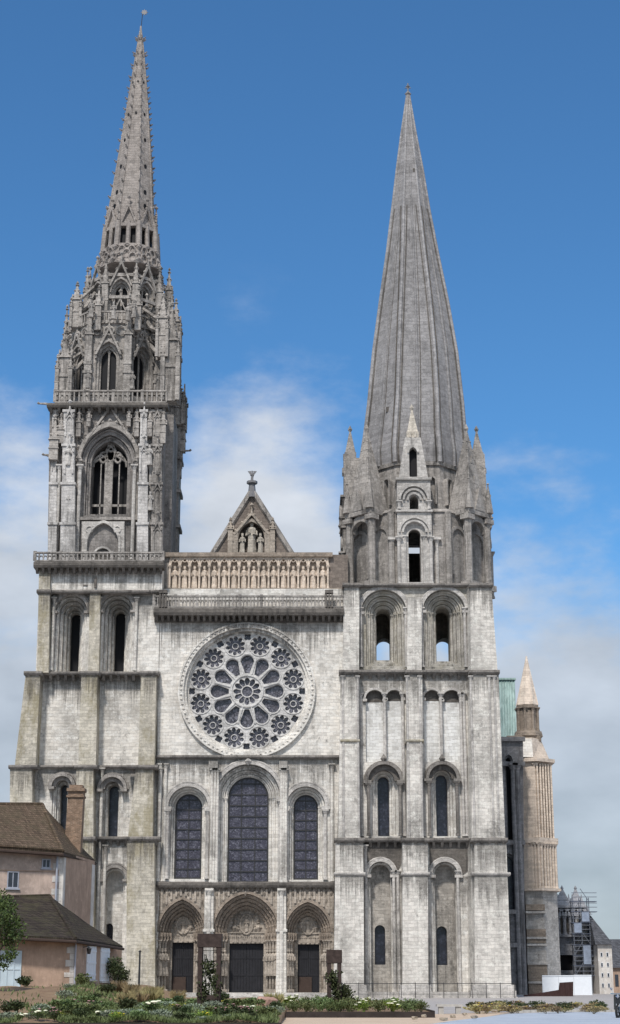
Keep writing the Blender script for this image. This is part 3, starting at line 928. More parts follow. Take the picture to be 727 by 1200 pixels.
# drum with open slots
(c0, r0), (c1, r1) = rg[-1], rings_of(prof2)[0]
sp.frust(c0, c1, r0 * .72, r1 * .72, 8, PI / 8)
for kf in range(16):
    a = PI / 8 + kf * PI / 8
    q = 1.0 if kf % 2 == 0 else math.cos(PI / 8)
    sp.tube([(c0[0] + r0 * q * math.cos(a), YN + r0 * q * math.sin(a), c0[2] - .2), (c1[0] + r1 * q * math.cos(a), YN + r1 * q * math.sin(a), c1[2] + .3)], .34 if kf % 2 == 0 else .26, 6)
sp.frust(Vector(c0) + Vector((0, 0, -.25)), Vector(c0) + Vector((0, 0, .12)), r0 * 1.07, r0 * 1.04, 8, PI / 8)
rg2 = rings_of(prof2)
sp.frust(Vector(c1) + Vector((0, 0, -.3)), Vector(c1) + Vector((0, 0, .1)), r1 * 1.06, r1 * 1.06, 8, PI / 8)
for (c0, r0), (c1, r1) in zip(rg2, rg2[1:]): sp.frust(c0, c1, r0, r1, 8, PI / 8)
spire = sp.build('spire', M['lace'], cath)
m = MB()
(c0, r0), (c1, r1) = rg[-1], rg2[0]
m.frust(Vector(c0) + Vector((0, 0, .15)), Vector(c1) - Vector((0, 0, .3)), r0 * .8, r1 * .8, 8, PI / 8)
m.build('window', M['void'], spire)
# ribs and crockets
rb = MB()
for kf in range(8):
    a = PI / 8 + kf * PI / 4
    pts = [Vector((c[0] + r * math.cos(a), c[1] + r * math.sin(a), c[2])) for c, r in rg2]
    rb.tube(pts, .17, 6, .06)
    for p, q in zip(pts, pts[1:]):
        n = max(1, int((q - p).length / 1.25))
        for i in range(n):
            s = p.lerp(q, (i + .5) / n) + Vector((math.cos(a), math.sin(a), 0)) * .22
            rb.octa(s, .17, .2)
            rb.octa(s + Vector((math.cos(a) * .16, math.sin(a) * .16, .14)), .11)
    for i, (c, r) in enumerate(rg[:-1]):
        rb.octa((c[0] + r * math.cos(a), c[1] + r * math.sin(a), c[2] + .3), .3, .5)
# face tracery on the tapering crown
cc0, cr0 = rg[0]; cc1, cr1 = rg[-1]
for kf in range(8):
    rb.M = Matrix.Identity(4)
    a = -PI / 2 + kf * PI / 4
    for (t, s) in ((.25, .8), (.65, .6), (.25, -.8), (.65, -.6), (.45, 0), (.8, 0)):
        rr = (cr0 + (cr1 - cr0) * t) * math.cos(PI / 8) + .08
        c = Vector(cc0).lerp(Vector(cc1), t)
        u = Vector((-math.sin(a), math.cos(a), 0)); nn = Vector((math.cos(a), math.sin(a), 0))
        rb.tube([c + nn * rr + u * (s * .9 + .42 * math.cos(q)) + Vector((0, 0, .55 * math.sin(q))) for q in [2 * PI * i / 8 for i in range(9)]], .1, 5)
# scale-like little gables low on the spire
for (c, r), (d, s) in ((rg2[1], rg2[2]),):
    for kf in range(8):
        rb.M = face_mat(Vector((c[0], YN, 0)), kf * PI / 4, r * math.cos(PI / 8))
        gablet(rb, 0, c[2] - 1.0, .95, 2.6, -.32, -.05, .14, .16)
rb.M = Matrix.Identity(4)
rb.build('crocket', M['lace'], spire)
# small dark lucarnes climbing the faces
m = MB()
for y in (250, 233, 202, 170, 139, 100):
    t = None
    for (yy, a, b), (y2, a2, b2) in zip(prof2, prof2[1:]):
        if yy >= y >= y2:
            f = (yy - y) / (yy - y2); aa, bb = a + (a2 - a) * f, b + (b2 - b) * f
    c = (aa + bb) / 2
    X, Z = P(c, y, YN); r = (PX(bb, y, YN) - PX(aa, y, YN)) / 2
    for kf in range(8):
        m.M = face_mat(Vector((X, YN, 0)), kf * PI / 4, r)
        if kf % 2 == 0 and y not in (100, 139): continue
        wv = r * .07 + .05
        m.plate([(wv * math.cos(q), Z + wv * 1.5 * math.sin(q)) for q in [2 * PI * t_ / 8 for t_ in range(8)]], [], -.05, .3)
m.build('lucarne', M['void'], spire)
# finial, rod and vane
(ct, rt) = rg2[-1]
m = MB()
m.frust(Vector(ct) - Vector((0, 0, .2)), Vector(ct) + Vector((0, 0, .6)), .14, .1, 8)
m.octa(Vector(ct) - Vector((0, 0, 1.3)), .42, .4)
m.build('finial', M['lace'], spire)
m = MB()
xr, zr = P(167.5, 15, YN)
m.tube([ct, (ct[0] * .6 + xr * .4, YN, ct[2] * .6 + zr * .4), (xr, YN, zr)], .045, 5)
m.build('rod', M['iron'], spire)
m = MB()
m.frust((xr, YN - .04, zr), (xr, YN + .04, zr), .01, .01, 4)
ptsv = []
for i in range(16):
    a = 2 * PI * i / 16; r_ = .42 if i % 2 == 0 else .24
    ptsv.append((xr + .2 + r_ * math.cos(a), zr + .05 + r_ * math.sin(a)))
m.plate(ptsv, [], YN - .05, YN + .05)
m.build('weather_vane', M['lead'], spire)

# ================================================================== CENTRAL FACADE
fw = MB()
# rose storey
rc = P(289.5, 808.8, YW)
RO = (PX(369.5, 808, YW) - PX(210, 808, YW)) / 2
RI = RO * .93
circ = [(rc[0] + RI * math.cos(2 * PI * i / 72), rc[1] + RI * math.sin(2 * PI * i / 72)) for i in range(72)]
fw.plate(PL([(189, 690), (404.5, 690), (402.2, 787.2), (400.6, 788), (398.1, 887.4), (184.8, 887.4), (184.8, 789), (186.6, 788)], YW), [circ], YW, YW + 1.6)
# lancet storey
holes, lanc = [], []
for (a, b, ap, si, ga, gb, gap, gsi, fr) in ((197, 243, 922, 1030, 204, 236, 929, 1028, 'l'), (253, 328, 896, 1035, 266, 314.5, 906, 1033, 'c'), (336, 381, 922, 1031, 342.5, 371.5, 929, 1030, 'r')):
    cx, w, zs, za = pxarch(a, b, ap, si, YW)
    _, gw, gz, _ = pxarch(ga, gb, gap, gsi, YW)
    d = w - gw
    hole, last = opening(fw, cx, w, zs, za, YW, [(.35, d * .38), (.75, d * .72), (1.1, d)], YW + 1.8, sill=.1)
    holes.append(hole); lanc.append((cx, last, fr, w, za, zs))
fw.plate(PL([(184.6, 887.5), (398, 887.5), (395.6, 984), (394.2, 1042), (184.4, 1042)], YW), holes, YW, YW + 1.8)
facade = fw.build('facade_wall', M['facade'], cath)
# masonry behind so that no light passes the glass
m = MB(); m.plate(PL([(182, 692), (404, 692), (396, 1172), (183, 1172)], YW), [], YW + 2.4, YW + 3.0); m.build('inner_wall', M['shade'], facade)

# string courses, hood moulds, shafts
string('string_course', [(183.5, 398, 884.5, 888.5, .45)], 0, facade, M['string'])
string('corbel_table', [(184, 394, 1033, 1040, .15)], 0, facade, M['stain'], corbels=.55)
for (cx, last, fr, w, za, zs) in lanc:
    hm = MB()
    zp = za - w
    arch_band(hm, cx, zp, w + .02, w + .34, YW - .28, YW + .05, n=24)
    roll(hm, cx, zp, w + .44, YW - .16, .11)
    for s in (-1, 1):
        hm.box(cx + s * (w + .1) - .42, cx + s * (w + .1) + .42, YW - .35, YW + .4, zp - .34, zp - .02)
        hm.box(cx + s * (w + .1) - .3, cx + s * (w + .1) + .3, YW - .25, YW + .4, zp - .6, zp - .34)
        colonnette(hm, cx + s * (w + .05), YW - .12, zs, zp - .35, .17)
    if fr == 'c': hm.octa((cx, YW - .35, za + .3), .35, .45)
    hm.build('arch_moulding', M['pale_grey'], facade)
for (a, b, yt, yb) in ((246, 254.5, 893, 1034), (328.5, 336, 893, 1034)):
    m = MB()
    m.plate(PL([(a, yt), (b, yt), (b, yb), (a, yb)], YW - .5), [], YW - .5, YW + .1)
    m.box(PX(a - 1, yt, YW - .6), PX(b + 1, yt, YW - .6), YW - .75, YW + .05, PZ(a, yt + 7, YW - .6), PZ(a, yt - 1, YW - .6))
    for xx in (a + 1, b - 1, (a + b) / 2):
        colonnette(m, PX(xx, yb, YW - .62), YW - .62, PZ(a, yb, YW - .62), PZ(a, yt + 8, YW - .62), .14)
    m.build('shaft', M['pale'], facade)
for (px) in (185.5, 192, 389.5):
    m = MB(); x = PX(px, 1000, YW - .2); colonnette(m, x, YW - .2, PZ(px, 1033, YW), PZ(px, 895, YW), .18); m.build('shaft', M['pale'], facade)

# lancet windows
for (cx, last, fr, w, za, zs) in lanc:
    wi, z0, zp, ri = last
    yy = YW + 1.4
    f_ = MB()
    f_.plate(arch(cx, wi + .02, z0 - .02, zp, ri + .02), [arch(cx, wi - .16, z0 + .16, zp, ri - .16)], yy - .12, yy + .1)
    fr_o = f_.build('lancet_window', M['iron'], cath)
    panel('pane', M['glass'], fr_o, cx, (wi - .1, z0 + .1, zp, ri - .1), yy)
    bars = MB()
    nx = 3 if wi > 1.6 else 2
    nz = 9 if wi > 1.6 else 8
    for i in range(1, nx):
        x = cx - wi + 2 * wi * i / nx
        bars.box(x - .05, x + .05, yy - .08, yy - .01, z0, zp + ri * .9)
    for i in range(1, nz + 1):
        z = z0 + (zp + ri - z0) * i / (nz + .6)
        ww = wi if z < zp else wi * math.sqrt(max(0, 1 - ((z - zp) / ri) ** 2))
        bars.box(cx - ww, cx + ww, yy - .09, yy - .012, z - .055, z + .055)
    bars.build('saddle_bar', M['iron'], fr_o)

# ------------------------------------------------------------------ rose window
def ring_plate(mb, c, r0, r1, y0, y1, n=72):
    o = [(c[0] + r1 * math.cos(2 * PI * i / n), c[1] + r1 * math.sin(2 * PI * i / n)) for i in range(n)]
    i_ = [(c[0] + r0 * math.cos(2 * PI * i / n), c[1] + r0 * math.sin(2 * PI * i / n)) for i in range(n)]
    mb.plate(o, [i_], y0, y1)
rs = MB()
ring_plate(rs, rc, RI - .02, RO, YW - .3, YW + .02)
ring_plate(rs, rc, RO - .12, RO + .06, YW - .4, YW + .02)
ring_plate(rs, rc, RI - .28, RI + .1, YW + .02, YW + .5)
ring_plate(rs, rc, RI - .5, RI + .1, YW + .503, YW + 1.1)
for i in range(84):
    a = 2 * PI * i / 84
    rs.octa((rc[0] + (RO - .25) * math.cos(a), YW - .33, rc[1] + (RO - .25) * math.sin(a)), .14)
rose = rs.build('rose_window', M['facade'], cath)
RT = RI - .45
hs = []
def lob(cx, cz, r, n, depth, rot=0, m_=6):
    pts = []
    for i in range(n * m_):
        a = rot + 2 * PI * i / (n * m_)
        q = r * (1 - depth + depth * abs(math.sin(n * (a - rot) / 2)))
        pts.append((cx + q * math.cos(a), cz + q * math.sin(a)))
    return pts
hs.append(lob(rc[0], rc[1], RO * .205, 12, .22, PI / 12))
for k in range(12):
    a = PI / 2 + k * PI / 6
    ca, sa = math.cos(a), math.sin(a)
    def loc(r, t): return (rc[0] + RO * (r * ca - t * sa), rc[1] + RO * (r * sa + t * ca))
    pts = [loc(.268, -.034), loc(.268, .034)]
    pts += [loc(.44 + .098 * math.sin(q), .098 * math.cos(q)) for q in [PI * j / 12 for j in range(13)]]
    hs.append(pts)
    hs.append(lob(rc[0] + RO * .815 * ca, rc[1] + RO * .815 * sa, RO * .058, 4, .3, a))
    b = a + PI / 12
    hs.append(lob(rc[0] + RO * .705 * math.cos(b), rc[1] + RO * .705 * math.sin(b), RO * .150, 10, .28, b, 6))
t_ = MB()
t_.plate([(rc[0] + RT * 1.02 * math.cos(2 * PI * i / 72), rc[1] + RT * 1.02 * math.sin(2 * PI * i / 72)) for i in range(72)], hs, YW + .55, YW + 1.0)
# raised mouldings
def circ_tube(mb, c, r, y, rad, n=24):
    mb.tube([(c[0] + r * math.cos(2 * PI * i / n), y, c[1] + r * math.sin(2 * PI * i / n)) for i in range(n + 1)], rad, 6)
circ_tube(t_, rc, RO * .235, YW + .52, .12, 36)
for k in range(12):
    b = PI / 2 + k * PI / 6 + PI / 12
    circ_tube(t_, (rc[0] + RO * .705 * math.cos(b), rc[1] + RO * .705 * math.sin(b)), RO * .157, YW + .53, .07)
    colx, colz = math.cos(b), math.sin(b)
    t_.tube([(rc[0] + RO * .25 * colx, YW + .52, rc[1] + RO * .25 * colz), (rc[0] + RO * .5 * colx, YW + .52, rc[1] + RO * .5 * colz)], .1, 6)
    a = PI / 2 + k * PI / 6
    def loc2(r, t): return (rc[0] + RO * (r * math.cos(a) - t * math.sin(a)), YW + .53, rc[1] + RO * (r * math.sin(a) + t * math.cos(a)))
    t_.tube([loc2(.44 + .115 * math.sin(q), .115 * math.cos(q)) for q in [PI * j / 8 for j in range(9)]], .07, 5)
t_.build('tracery', M['tracery'], rose)
m = MB(); m.plate([(rc[0] + RT * math.cos(2 * PI * i / 48), rc[1] + RT * math.sin(2 * PI * i / 48)) for i in range(48)], [], YW + .95, YW + 1.05)
m.build('pane', M['glass_rose'], rose)
# leading: bars that divide the rosettes and the eye
ey = MB()
for k in range(12):
    m = MB()
    b = PI / 2 + k * PI / 6 + PI / 12
    c = (rc[0] + RO * .705 * math.cos(b), rc[1] + RO * .705 * math.sin(b))
    circ_tube(m, c, RO * .045, YW + .86, .045, 12)
    for j in range(10):
        a = b + j * PI / 5
        m.tube([(c[0] + RO * .09 * math.cos(a), YW + .86, c[1] + RO * .09 * math.sin(a)), (c[0] + RO * .142 * math.cos(a), YW + .86, c[1] + RO * .142 * math.sin(a))], .06, 4)
    m.build('leading', M['tracery'], rose)
    ey.tube([(rc[0] + RO * .08 * math.cos(b), YW + .86, rc[1] + RO * .08 * math.sin(b)), (rc[0] + RO * .18 * math.cos(b), YW + .86, rc[1] + RO * .18 * math.sin(b))], .05, 4)
circ_tube(ey, rc, RO * .085, YW + .86, .07, 16)
ey.build('leading', M['tracery'], rose)

# ------------------------------------------------------------------ balcony under the kings, king gallery, gable
m = MB()
m.plate(PL([(181, 719.5), (404, 719.5), (404, 729), (181, 729)], YW - .25), [], YW - .25, YW + .4)
balc = m.build('balcony', M['stain'], cath)
string('cornice', [(180, 403.5, 712, 720.5, -.35)], 0, balc, M['stain'], corbels=.6)
balustrade('balustrade', 180.5, 403, 697.5, 712, -.15, balc, M['weathered'], .36)
m = MB()
for px in (191, 386):
    x, z = P(px, 712, -.1)
    zt = PZ(px, 695.5, -.1)
    for dx in (-.3, 0, .3): m.box(x + dx - .09, x + dx + .09, -.32, -.15, z, zt)
    m.box(x - .42, x + .42, -.4, .3, zt, zt + .32)
m.build('balustrade_pier', M['stain'], balc)

YG = 2.4
m = MB()
kx0, kx1 = PX(199.5, 660, YG), PX(384.5, 660, YG)
kz0, kz1 = PZ(290, 690, YG), PZ(290, 653, YG)
NK = 16
st_ = (kx1 - kx0) / NK
hk = []
for i in range(NK):
    c = kx0 + st_ * (i + .5)
    hk.append(arch(c, st_ * .40, kz0 + .05, kz1 - 1.0, .85, True, 8))
m.plate([(kx0 - .05, kz0 - .1), (kx0 - .05, kz1 + .1), (kx1 + .05, kz1 + .1), (kx1 + .05, kz0 - .1)], hk, YG, YG + .6)
m.plate([(kx0 - .05, kz0 - .1), (kx0 - .05, kz1 + .1), (kx1 + .05, kz1 + .1), (kx1 + .05, kz0 - .1)], [], YG + .603, YG + 1.6)
for i in range(NK + 1):
    x = kx0 + st_ * i
    colonnette(m, x, YG - .05, kz0, kz1 - .95, .10)
    m.hexa([(x - .13, YG - .12, kz1 - .9), (x + .13, YG - .12, kz1 - .9), (x, YG - .12, kz1 - .2)], [(x - .13, YG + .1, kz1 - .9), (x + .13, YG + .1, kz1 - .9), (x, YG + .1, kz1 - .2)])
    if i < NK:
        c = x + st_ / 2
        roll(m, c, kz1 - 1.0, st_ * .42, YG - .04, .06, .92, True)
        circ_tube(m, (c, kz1 - .35), .18, YG - .03, .05, 8)
gal = m.build('king_gallery', M['tan'], cath)
for i in range(NK):
    s = MB(); statue(s, kx0 + st_ * (i + .5), YG + .3, kz0 + .08, 2.35, i + 40)
    s.build('statue', M['tan'], gal)
m = MB(); 
m.box(PX(193, 650, YG), PX(390, 650, YG), YG - .35, YG + 1.7, kz1, PZ(290, 648.2, YG))
m.box(PX(193, 650, YG), PX(398, 650, YG), YG - .3, YG + 1.7, kz0 - .35, kz0)
m.build('cornice', M['tan_dark'], gal)
m = MB()
m.plate(PL([(184, 650), (199.6, 650), (199.6, 692), (184, 692)], YG + .12), [], YG + .12, YG + 1.6)
m.build('side_panel', M['weathered'], gal)
m = MB()
m.plate(PL([(384.4, 650), (408, 650), (408, 692), (384.4, 692)], YG + .12), [], YG + .12, YG + 1.6)
m.build('side_panel', M['gable'], gal)
m = MB(); m.plate(PL([(181, 690), (406, 690), (404, 722), (181, 722)], YW + .35), [], YW + .35, YW + 1.9); m.build('back_wall', M['pale'], balc)

YGB = 11.0
m = MB()
ga = [P(247.5, 652, YGB), P(295.5, 575, YGB), P(344, 652, YGB)]
gb = [P(272, 650, YGB), P(295.5, 596, YGB), P(318, 650, YGB)]
cgx, wgx, zs, za = pxarch(280, 310, 612, 652, YGB)
nh = arch(cgx, wgx, zs, za - wgx * 1.3, wgx * 1.3, True)
m.plate([ga[0], ga[1], ga[2]], [nh], YGB, YGB + 1.2)
m.plate([ga[0], ga[1], ga[2]], [], YGB + 1.21, YGB + 1.6)
gable = m.build('gable', M['gable'], cath)
m = MB()
# coping
for s in (0, 2):
    a, b = ga[s], ga[1]
    m.tube([(a[0], YGB - .05, a[1]), (b[0], YGB - .05, b[1])], .32, 6)
m.build('coping', M['ornate'], gable)
m = MB()
for s in (-1, 1):
    m.plate([(cgx + s * (wgx + .05), zs), (cgx + s * (wgx + .05), za - wgx * .8), (cgx + s * (wgx + .75), za - wgx * .9), (cgx + s * (wgx + .75), zs)], [], YGB - .45, YGB + .1)
    pinnacle(m, cgx + s * (wgx + .9), YGB - .3, zs, .55, za - zs + .3, .7)
gablet(m, cgx, za - wgx * 1.1, wgx + .7, wgx * 1.9, YGB - .5, YGB - .05, .28, .18)
arch_band(m, cgx, za - wgx * 1.3, wgx, wgx + .3, YGB - .3, YGB + .1, rise=wgx * 1.3, rise_o=wgx * 1.3 + .35, pointed=True)
m.build('niche', M['portal'], gable)
for (px, h, hh) in ((295, 3.8, 0), (284.5, 2.2, 3), (305.5, 2.2, 5)):
    s = MB(); statue(s, PX(px, 640, YGB + .4), YGB + .4 if h > 3 else YGB - .25, zs + .3, h, 70 + hh)
    s.build('statue', M['capstone'], gable)
m = MB()
fx, fz = P(295.5, 577, YGB)
zt = PZ(295.5, 552, YGB)
m.frust((fx, YGB, fz - .6), (fx, YGB, fz + 1.0), .5, .32, 8)
m.frust((fx, YGB, fz + 1.0), (fx, YGB, fz + 1.25), .6, .6, 8)
statue(m, fx, YGB, fz + 1.2, zt - fz - 1.2, 5)
for s in (-1, 1):
    m.hexa([(fx + s * .1, YGB + .1, fz + 1.9), (fx + s * .5, YGB + .15, fz + 2.5), (fx + s * .12, YGB + .1, fz + 2.5)], [(fx + s * .1, YGB + .2, fz + 1.9), (fx + s * .5, YGB + .25, fz + 2.5), (fx + s * .12, YGB + .2, fz + 2.5)])
m.build('finial', M['lead'], gable)
# nave roof running back from the gable
m = MB()
m.hexa([(ga[0][0] + .4, YGB + 1.65, ga[0][1]), (ga[2][0] - .4, YGB + 1.65, ga[2][1]), (ga[1][0], YGB + 1.65, ga[1][1] - .5)],
       [(ga[0][0] + .4, 70, ga[0][1]), (ga[2][0] - .4, 70, ga[2][1]), (ga[1][0], 70, ga[1][1] - .5)])
m.build('nave_roof', M['copper'], cath)
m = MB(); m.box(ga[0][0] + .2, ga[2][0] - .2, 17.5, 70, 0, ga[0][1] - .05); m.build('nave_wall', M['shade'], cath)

# ------------------------------------------------------------------ royal portal: three doorways
YPt = YW - .25
holes = []
port = []
for (a, b, ap, da, db, dt, dbm, ta) in ((185.5, 239.5, 1054, 201.5, 227, 1104.5, 1166, 197), (250, 326, 1047, 268.7, 309, 1105.5, 1168, 264), (334.5, 387.5, 1057, 349, 374.5, 1106.5, 1166, 346)):
    cx, w, zs, za = pxarch(a, b, ap, 1172, YPt)
    zp = PZ(cx, 1092, YPt)
    rise = za - zp
    holes.append(arch(cx, w, zs - .3, zp, rise, True if rise > w * 1.02 else False, 18))
    port.append((cx, w, zs, zp, rise, PX(da, 1130, YPt + 2), PX(db, 1130, YPt + 2), PZ(cx, dt, YPt + 2)))
m = MB()
m.plate(PL([(182.5, 1039.5), (391.5, 1039.5), (391, 1180), (182.5, 1180)], YPt), holes, YPt, YPt + .6)
# shallow arcaded relief above the arches
zA, zB = PZ(290, 1041, YPt), PZ(290, 1055, YPt)
x = PX(184.5, 1045, YPt)
i = 0
while x < PX(390, 1045, YPt):
    over = min([9] + [zA - (p[3] + p[4] * math.sqrt(max(0, 1 - ((x - p[0]) / p[1]) ** 2))) if abs(x - p[0]) < p[1] else zA - zB - .0 + 1.6 for p in port])
    ln = min(3.4, max(.25, over - .35))
    m.box(x - .1, x + .1, YPt - .16, YPt + .05, zA - ln, zA)
    if i % 2 == 0: m.octa((x + .25, YPt - .05, zA - .4), .2, .35)
    if ln > 1.2 and i % 2: m.octa((x + .22, YPt - .02, zA - ln * .6), .17, .55)
    x += .46; i += 1
relief = m.build('portal_wall', M['portal'], cath)
for px in (244.5, 330):
    m = MB(); xx = PX(px, 1100, YPt - .4)
    m.plate([(xx - .5, 0), (xx - .42, PZ(px, 1041, YPt)), (xx + .42, PZ(px, 1041, YPt)), (xx + .5, 0)], [], YPt - .5, YPt + .1)
    colonnette(m, xx, YPt - .55, 0, PZ(px, 1042, YPt), .2)
    m.box(xx - .55, xx + .55, YPt - .65, YPt + .1, PZ(px, 1092, YPt), PZ(px, 1089, YPt))
    m.build('buttress', M['pale'], relief)
for k, (cx, w, zs, zp, rise, dx0, dx1, dzt) in enumerate(port):
    kk = rise / w
    ptd = rise > w * 1.02
    dwl, dwr = cx - dx0, dx1 - cx
    m = MB()
    wp = w
    NO = 4
    dw = max(dwl, dwr)
    wt = dw * 1.15                      # half width of the tympanum
    for i in range(NO):
        wi = w - (w - wt) * (i + 1) / NO
        y0 = YPt + .3 + i * .42
        arch_band(m, cx, zp, wi, wp + .12, y0, y0 + .45, rise=wi * kk, rise_o=(wp + .12) * kk, pointed=ptd, n=18)
        roll(m, cx, zp, wp - .1, y0 - .05, .11, (wp - .1) * kk, ptd)
        # carved figures round each order
        pts = arch(cx, (wi + wp) / 2, zp, zp, (wi + wp) / 2 * kk, ptd, 16)[1:-1]
        for j, p in enumerate(pts[1:-1]):
            m.octa((p[0], y0 - .06, p[1]), .15, .26)
        # splayed jamb steps with columns
        for s in (-1, 1):
            xa, xb = cx + s * (wp + .12), cx + s * wi
            m.box(min(xa, xb), max(xa, xb), y0, y0 + .45, -.2, zp - .003)
        wp = wi
    arch_band(m, cx, zp, w, w + .26, YPt - .14, YPt + .3, rise=rise, rise_o=rise + .26, pointed=ptd, n=20)
    # capital frieze / imposts
    for s in (-1, 1):
        for i in range(NO):
            wi = w - (w - wt) * (i + .5) / NO
            y0 = YPt + .15 + i * .42
            m.box(cx + s * wi - .3, cx + s * wi + .3, y0 - .12, y0 + .3, zp - .75, zp - .06)
            for q in range(2): m.octa((cx + s * wi - .14 + .28 * q, y0 - .14, zp - .4), .12, .26)
    prt = m.build('portal', M['tan_dark'], cath)
    # column statues
    for s in (-1, 1):
        for i in range(NO if k == 1 else 3):
            wi = w - (w - wt) * (i + .5) / NO
            y0 = YPt + .1 + i * .42
            q = MB()
            colonnette(q, cx + s * wi, y0, .6, zp - .75, .13)
            statue(q, cx + s * wi, y0 - .14, 2.0, 2.5, k * 10 + i + (5 if s > 0 else 0))
            q.box(cx + s * wi - .3, cx + s * wi + .3, y0 - .3, y0 + .2, -.1, .75)
            q.build('column_statue', M['portal'], prt)
    # tympanum
    yt = YPt + .3 + NO * .42
    q = MB()
    q.plate(arch(cx, wt + .1, dzt + 1.0, zp, (wt + .1) * kk, ptd, 16), [], yt, yt + .4)
    zc = zp + rise * .22
    # seated figure in a mandorla and attendants, in relief
    mand = [(cx + .62 * math.cos(a), zc + (.95 if k == 1 else .8) * math.sin(a)) for a in [2 * PI * i / 20 for i in range(20)]]
    q.tube([(p[0], yt - .08, p[1]) for p in mand + mand[:1]], .1, 6)
    statue(q, cx, yt - .08, zc - .75, 1.5, 90 + k)
    sc_ = wt / 2.0
    for j, (ox, oz, r) in enumerate(((-1.25, -.35, .32), (1.25, -.35, .32), (-1.15, .35, .26), (1.15, .35, .26), (-.75, .85, .2), (.75, .85, .2), (-.9, -.5, .22), (.9, -.5, .22))):
        q.octa((cx + ox * sc_, yt - .05, zc + oz * sc_), r, r * 1.5)
        q.octa((cx + ox * sc_ * .95, yt - .12, zc + oz * sc_ + r * 1.4), r * .5)
    n = int(wt * 2 / .42)
    q.box(cx - wt, cx + wt, yt - .1, yt + .3, dzt + .95, dzt + 1.08)
    q.build('tympanum', M['portal'], prt)
    q = MB()
    q.box(cx - wt - .3, cx + wt + .3, yt + .02, yt + .5, dzt, dzt + 1.0)
    for j in range(n):
        statue(q, cx - wt + (j + .5) * 2 * wt / n, yt + .03, dzt + .08, .86, j + k * 20)
    q.build('lintel', M['portal'], prt)
    # inner jambs and the two door leaves
    for xa, xb in ((cx - wt - .6, dx0), (dx1, cx + wt + .6)):
        q = MB(); q.box(xa, xb, yt + .05, yt + .9, -.2, dzt); q.build('door_jamb', M['portal'], prt)
    for s in (0, 1):
        q = MB()
        xa = dx0 if s == 0 else (dx0 + dx1) / 2 + .015
        xb = (dx0 + dx1) / 2 - .015 if s == 0 else dx1
        npl = 6
        for j in range(npl):
            q.box(xa + (xb - xa) * j / npl + .012, xa + (xb - xa) * (j + 1) / npl - .012, yt + .52, yt + .62, .05, dzt - .01)
        q.box(xa, xb, yt + .6, yt + .7, .0, dzt)
        for z in (.5, 2.0, 3.6): q.box(xa + .05, xb - .05, yt + .48, yt + .53, z, z + .16)
        q.build('door', M['door'], prt)
    if k != 1:
        q = MB(); q.box(dx0 + .1, dx1 - (dx1 - dx0) * .35, yt + .3, yt + .5, .0, 1.9); q.build('door_lobby', M['fascia'], prt)
# steps before the portal
m = MB()
for i in range(4):
    m.box(PX(184, 1168, -2) - .3 * (3 - i), PX(391, 1168, -2) + .3 * (3 - i), -2.6 + i * .55, YPt + 2.4 - i * .01, -.3, .14 * (i + 1) - .1)
m.build('steps', M['pale_grey'], relief)

# ================================================================== SOUTH TOWER
sc_ = MB()
pan = []
# belfry storey, hollow so that the sky shows through the far openings
holes, backh = [], []
qC = [(405, 684.5), (574, 684.5), (582, 788), (402.5, 788)]
for (a, b, ap, si, la, lb) in ((424, 476.5, 691.5, 784, 442.2, 459), (496.5, 545.5, 691.5, 784, 512, 528.5)):
    cx, w, zs, za = pxarch(a, b, ap, si, YW)
    _, lw, _, _ = pxarch(la, lb, 710, 772, YW + 2)
    d = w - lw
    hole, last = opening(sc_, cx, w, zs, za, YW, [(.4, d * .3), (.85, d * .58), (1.3, d * .8), (1.75, d)], YW + 3.4, sill=.8)
    holes.append(hole)
    bx0, bx1 = PX(la - 1, 760, 14), PX(lb + 1, 760, 14)
    zt = PZ(450, 749, 14); zb = PZ(450, 790, 14)
    bw = (bx1 - bx0) / 2
    backh.append(arch((bx0 + bx1) / 2, bw, zb, zt - bw, bw))
sc_.plate(PL(qC, YW), holes, YW, YW + 3.6)
o4 = PL(qC, YW)
sc_.plate(o4, backh, 13.5, 15.5)
sc_.plate([o4[0], (o4[0][0] + 2, o4[0][1]), (o4[3][0] + 2, o4[3][1]), o4[3]], [], YW + 3.603, 13.497)
sc_.plate([(o4[1][0] - 2, o4[1][1]), o4[1], o4[2], (o4[2][0] - 2, o4[2][1])], [], YW + 3.603, 13.497)
sb = MB()
# middle storey
qB = [(401, 787.5), (584.5, 787.5), (592, 985), (396, 985)]
holes = []
for (a, b, ap, si, la, lb, lt, lbm) in ((432, 468.5, 897, 980, 444.2, 457.8, 911, 976), (503, 535, 897, 980, 512, 525.5, 911, 976)):
    cx, w, zs, za = pxarch(a, b, ap, si, YW)
    _, lw, _, _ = pxarch(la, lb, lt, lbm, YW + 1.5)
    d = w - lw
    hole, last = opening(sb, cx, w, zs, za, YW + .004, [(.35, d * .4), (.75, d * .75), (1.15, d)], YW + 2.4, sill=.1)
    holes.append(hole); pan.append((cx, last, YW + 1.9))
arc2 = []
for (a, b) in ((428, 451.2), (452.3, 473), (497, 517.6), (518.6, 542)):
    cx, w, zs, za = pxarch(a, b, 808, 893, YW)
    arc2.append((cx, w, zs, za))
    holes.append(arch(cx, w * .93, zs, za - w, w * .93))
sb.plate(PL(qB, YW), holes, YW, YW + .55)
sb.plate(PL(qB, YW), holes[:2], YW + .553, YW + 2.6)
sb.plate(PL(qB, YW), [], YW + 2.7, 16)
